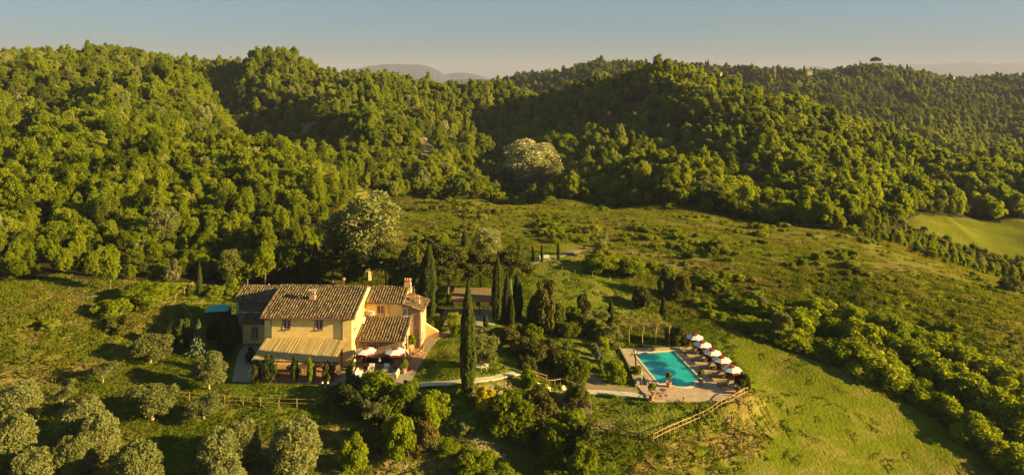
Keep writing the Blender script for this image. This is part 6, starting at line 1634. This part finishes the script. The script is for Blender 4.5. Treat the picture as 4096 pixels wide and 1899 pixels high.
for a in [  # climbers in front of the pergola
    (1078, 1532, 112, 66, .35, 'shrub_dark', 'wide leafy climber shrub at the left of the reed pergola'),
    (1178, 1532, 118, 34, .35, 'shrub_dark', 'tall narrow shrub before the middle of the reed pergola'),
    (1243, 1532, 96, 44, .55, 'shrub_bright', 'light green young tree before the right half of the reed pergola'),
    (1313, 1532, 92, 50, .45, 'shrub_brown', 'thin rose bush at the right corner of the reed pergola'),
    (1024, 1534, 88, 46, .5, 'shrub_brown', 'nearly bare climber beside the white cabinet'),
    ]: grow(a[5], *a[:4], a[6], group='climbers along the pergola', tint=a[4])
# hedgerow between the mown field and the meadow
hr = random.Random(12)
line = [(2780, 1215, 70), (2840, 1260, 85), (2900, 1282, 80), (2980, 1290, 90), (3060, 1310, 95), (3150, 1365, 130), (3230, 1385, 120), (3330, 1415, 140), (3420, 1450, 165), (3500, 1490, 190), (3570, 1530, 180), (3650, 1575, 175), (3730, 1625, 175), (3800, 1680, 190), (3880, 1740, 190), (3960, 1810, 200), (4050, 1890, 210),
        (3000, 1235, 85), (3100, 1275, 100), (3210, 1315, 120), (3330, 1345, 130), (3450, 1385, 150), (3570, 1425, 150), (3680, 1480, 155), (3780, 1535, 160), (3880, 1600, 170), (3980, 1665, 175), (4080, 1720, 180), (2930, 1225, 75), (3280, 1270, 110), (3420, 1300, 120), (3560, 1345, 130), (3700, 1400, 140), (3850, 1470, 140), (4000, 1540, 150), (4090, 1600, 150)]
ORD = 'first second third fourth fifth sixth seventh eighth ninth tenth eleventh twelfth thirteenth fourteenth fifteenth sixteenth seventeenth eighteenth nineteenth twentieth'.split()
for j, (x, y, h) in enumerate(line):
    kind = ['wood', 'shrub', 'shrub_bright', 'wood', 'shrub'][j % 5]
    what = {'wood': 'tall leafy tree', 'shrub': 'rounded green bush', 'shrub_bright': 'fresh light green bush'}[kind]
    lab = '%s in the hedgerow by the mown field, %s in its %s row' % (what, ORD[j if j < 17 else j - 17], 'front' if j < 17 else 'rear')
    sk = 1.8 if j < 17 else .8; h *= .82 if 10 < j < 17 else 1.0
    grow(kind, x, y, h * hr.uniform(.72, .95), h * hr.uniform(.95, 1.3) * (1.0 if kind == 'wood' else 1.15), lab, group='hedgerow along the mown field', tint=hr.uniform(.42, .75), name='hedgerow_tree' if kind == 'wood' else 'hedgerow_shrub', sink=sk)
def make_brambles():
    rng = np.random.default_rng(33); Q, S_ = [], []
    for j in range(34):
        f = j / 33; x = 2990 + f * 1070 + hr.uniform(-12, 12); y = float(np.interp(x, [2990, 3150, 3420, 3650, 3850, 4060], [1325, 1388, 1480, 1605, 1740, 1930]))
        p = at(x, y); k = p.y / FPX; w = hr.uniform(50, 80) * k / 1.15; Q.append((p.x, p.y, p.z - .3)); S_.append((w, w, hr.uniform(22, 42) * k))
    n = len(Q); rot = np.zeros((n, 3)); rot[:, 2] = rng.uniform(0, 6, n)
    scatter('brambles', Q, rot, S_, rng.integers(0, 3, n), rng.uniform(.1, .4, n), [c for c, _ in PR['shrub']])
make_brambles()
# bushes closing the far edge of the meadow beside the smooth field
# ------------------------------------------------------------------ the ridge far away
def ridge_point(px, Y): X = (px - CX) / FPX * Y; return Vector((X, Y, gz(X, Y)))
def far_house(px, Y, w, d, h, rz, label, wallm, lift=4.0):
    p = ridge_point(px, Y); t = thing('hill_house', p + Vector((0, 0, lift)), label, 'house', 'far houses on the ridge', rz)
    MB().box((0, 0, h / 2 - 3), (w, d, h + 6)).add([(-w / 2, -d / 2, h), (-w / 2, d / 2, h), (-w / 2, 0, h + d * .22), (w / 2, -d / 2, h), (w / 2, d / 2, h), (w / 2, 0, h + d * .22)], [(0, 1, 2), (3, 5, 4)]).build('wall', M[wallm], t)
    MB().add([(-w / 2 - .5, -d / 2 - .5, h - .1), (w / 2 + .5, -d / 2 - .5, h - .1), (w / 2 + .5, 0, h + d * .22 + .1), (-w / 2 - .5, 0, h + d * .22 + .1), (w / 2 + .5, d / 2 + .5, h - .1), (-w / 2 - .5, d / 2 + .5, h - .1)], [(0, 1, 2, 3), (3, 2, 4, 5)]).build('roof', M['pan'], t)
    for k in range(3): MB().box((-w / 3 + k * w / 3, -d / 2 - .05, h * .6), (1.1, .12, 1.5)).build('window', M['dark'], t)
    return t
far_house(2873, 905, 10, 8, 3.4, R(60), 'pale farmhouse with a sunlit gable on the far ridge', 'stone', 6.5)
far_house(2925, 915, 20, 9, 5, R(-8), 'long grey house beside trees on the far ridge', 'stone', 6)
far_house(3222, 990, 16, 9, 5, R(10), 'low terracotta roofed house among cypresses on the far ridge', 'stone', 4.5)
far_house(3330, 1000, 18, 10, 5, R(-5), 'wide low house in the saddle of the far ridge', 'stone', 3.5)
far_house(3805, 1085, 11, 9, 4.5, R(50), 'small pale house at the right end of the far ridge', 'cream', 8)
p = ridge_point(3098, 945); t = thing('stone_tower', p + Vector((0, 0, 6)), 'square stone tower on the wooded knoll of the far ridge', 'tower'); MB().box((0, 0, 3), (3.4, 3.4, 16)).build('shaft', M['stone'], t); MB().box((0, 0, 11.4), (3.9, 3.9, .8)).build('battlement', M['stone'], t)
def far_tree(kind, px, Y, h, w, label, lift=0.0, name=None):
    p = ridge_point(px, Y); base = {'cypress': (12.0, 2.0), 'umbrella_pine': (7.2, 7.4), 'wood': (9.2, 6.9)}[kind]
    plant(kind, name or {'wood': 'broadleaf_tree'}.get(kind, kind), (p.x, p.y, p.z + lift), h / base[0], w / base[1], label, 'tree', 'single trees on the far ridge', .3)
far_tree('umbrella_pine', 3503, 1000, 18, 15, 'lone umbrella pine topping the far right knoll', 2)
far_tree('umbrella_pine', 3112, 950, 17, 14, 'dark umbrella pine beside the stone tower', 1)
far_tree('umbrella_pine', 3545, 1000, 13, 14, 'low spreading pine right of the lone umbrella pine', 0)
for px, h, lab in ((2832, 16, 'cypress pair left of the pale farmhouse on the far ridge, taller'), (2823, 13, 'cypress pair left of the pale farmhouse on the far ridge, shorter'), (3168, 17, 'dark cypress right of the tower knoll'), (3217, 15, 'dark cypress before the terracotta roofs on the far ridge'), (3441, 15, 'slim cypress left of the lone umbrella pine'), (3629, 18, 'tallest cypress right of the umbrella pine knoll'), (3640, 15, 'second cypress right of the umbrella pine knoll'), (3800, 14, 'cypress beside the small pale house on the far ridge')):
    far_tree('cypress', px, 960 if px < 3300 else 1010, h, 3.6 if px != 3441 else 2.4, lab)
for px, Yd, h in ((1740, 6200, 172), (1767, 6100, 160)):
    p = ridge_point(px, Yd); t = thing('radio_mast', p, 'thin red and white mast standing on the far plain, %s' % ('left of two' if px < 1750 else 'right of two'), 'mast', 'masts on the plain')
    for k in range(5): MB().box((0, 0, h * (k + .5) / 5), (3.5 - .4 * k, 3.5 - .4 * k, h / 5)).build('section', M['white'] if k % 2 else M['redframe'], t)
# ------------------------------------------------------------------ grass
def make_grass():
    rng = np.random.default_rng(21)
    P = jitter_grid(58, 135, lambda y: .66 + y * .0030, .92, rng)
    X, Y = P[:, 0], P[:, 1]; px = colpx(X, Y)
    k = (Y < forest_edge(X, Y)) & (px > -150) & (px < 4250)
    X, Y = X[k], Y[k]
    for q in PAVED:
        xs = [p[0] for p in q]; ys = [p[1] for p in q]
        bb = (X > min(xs) - 1) & (X < max(xs) + 1) & (Y > min(ys) - 1) & (Y < max(ys) + 1)
        d = np.full(len(X), 9.0); d[bb] = poly_sd(X[bb], Y[bb], q); kk = d > .62; X, Y = X[kk], Y[kk]
    hb = poly_sd(X, Y, [(hw(-20, 5).x, hw(-20, 5).y), (hw(8.4, 0).x, hw(8.4, 0).y), (hw(8.4, 14).x, hw(8.4, 14).y), (hw(-20, 15).x, hw(-20, 15).y)]) > .3
    X, Y = X[hb], Y[hb]; Z = height(X, Y); px, py = pxy(X, Y, Z); m = len(X)
    rx, ry = slope_rot(X, Y, rng)
    rough = fbm(X / 4, Y / 4, 131, 3)
    mown = soft_in(px, py, [(2900, 1290), (3150, 1360), (3500, 1520), (3800, 1700), (4000, 1990), (4000, 2300), (2700, 2300), (3080, 1660), (2960, 1500)], 20)
    lh = soft_in(px, py, [(-900, 1080), (650, 1130), (700, 1230), (560, 1400), (200, 1640), (-900, 1700)], 40)
    s = np.stack([rng.uniform(.8, 1.25, m)] * 2 + [rng.uniform(.6, 1.2, m) * (.6 + .9 * rough + .5 * lh) * (1 - .4 * mown)], 1)
    col = ground_color(X, Y, Z); dry = sstep(.85, 1.35, col[:, 0] / col[:, 1]) 
    tint = .26 + .62 * sstep(.9, 1.4, col[:, 0] / col[:, 1]) + rng.normal(0, .08, m) + .3 * (fbm(X / 2.5, Y / 2.5, 133, 2) - .5)
    for lp in ([(1640, 1540), (1780, 1330), (2050, 1400), (2080, 1490), (1950, 1530)], [(2360, 1585), (2590, 1612), (2730, 1610), (2900, 1615), (2640, 1740), (2380, 1700)], [(2080, 1060), (2260, 1030), (2620, 1120), (2600, 1290), (2200, 1230)], [(2240, 1330), (2500, 1390), (2540, 1560), (2400, 1560)], [(850, 1520), (1420, 1525), (1350, 1600), (800, 1590)]):
        mown = np.maximum(mown, .75 * soft_in(px, py, lp, 14))
    bank = soft_in(px, py, [(2990, 1555), (3060, 1590), (3120, 1690), (3060, 1800), (2900, 1899), (2750, 2100), (2300, 2100), (2480, 1880), (2650, 1770), (2760, 1740), (2900, 1640)], 20)
    mown = mown * (1 - bank)
    tint = tint + .45 * bank * sstep(.42, .58, fbm(X / 3, Y / 3, 137, 3))
    keep = rng.uniform(size=m) < .92 + .05 * bank - .85 * mown - .35 * sstep(1.2, 1.45, col[:, 0] / col[:, 1])
    rot = np.stack([rx, ry, rng.uniform(0, 6.28, m)], 1)
    idx = rng.integers(0, 3, m); tall = rng.uniform(size=m) < .03 + .2 * bank + .4 * lh * sstep(.5, .6, rough); idx[tall] = 3 + rng.integers(0, 2, tall.sum())
    scatter('grass', np.stack([X, Y, Z], 1)[keep], rot[keep], s[keep], idx[keep], tint[keep], [c for c, _ in PR['grass']] + [c for c, _ in PR['tall_grass']])
    print('grass', keep.sum())
make_grass()
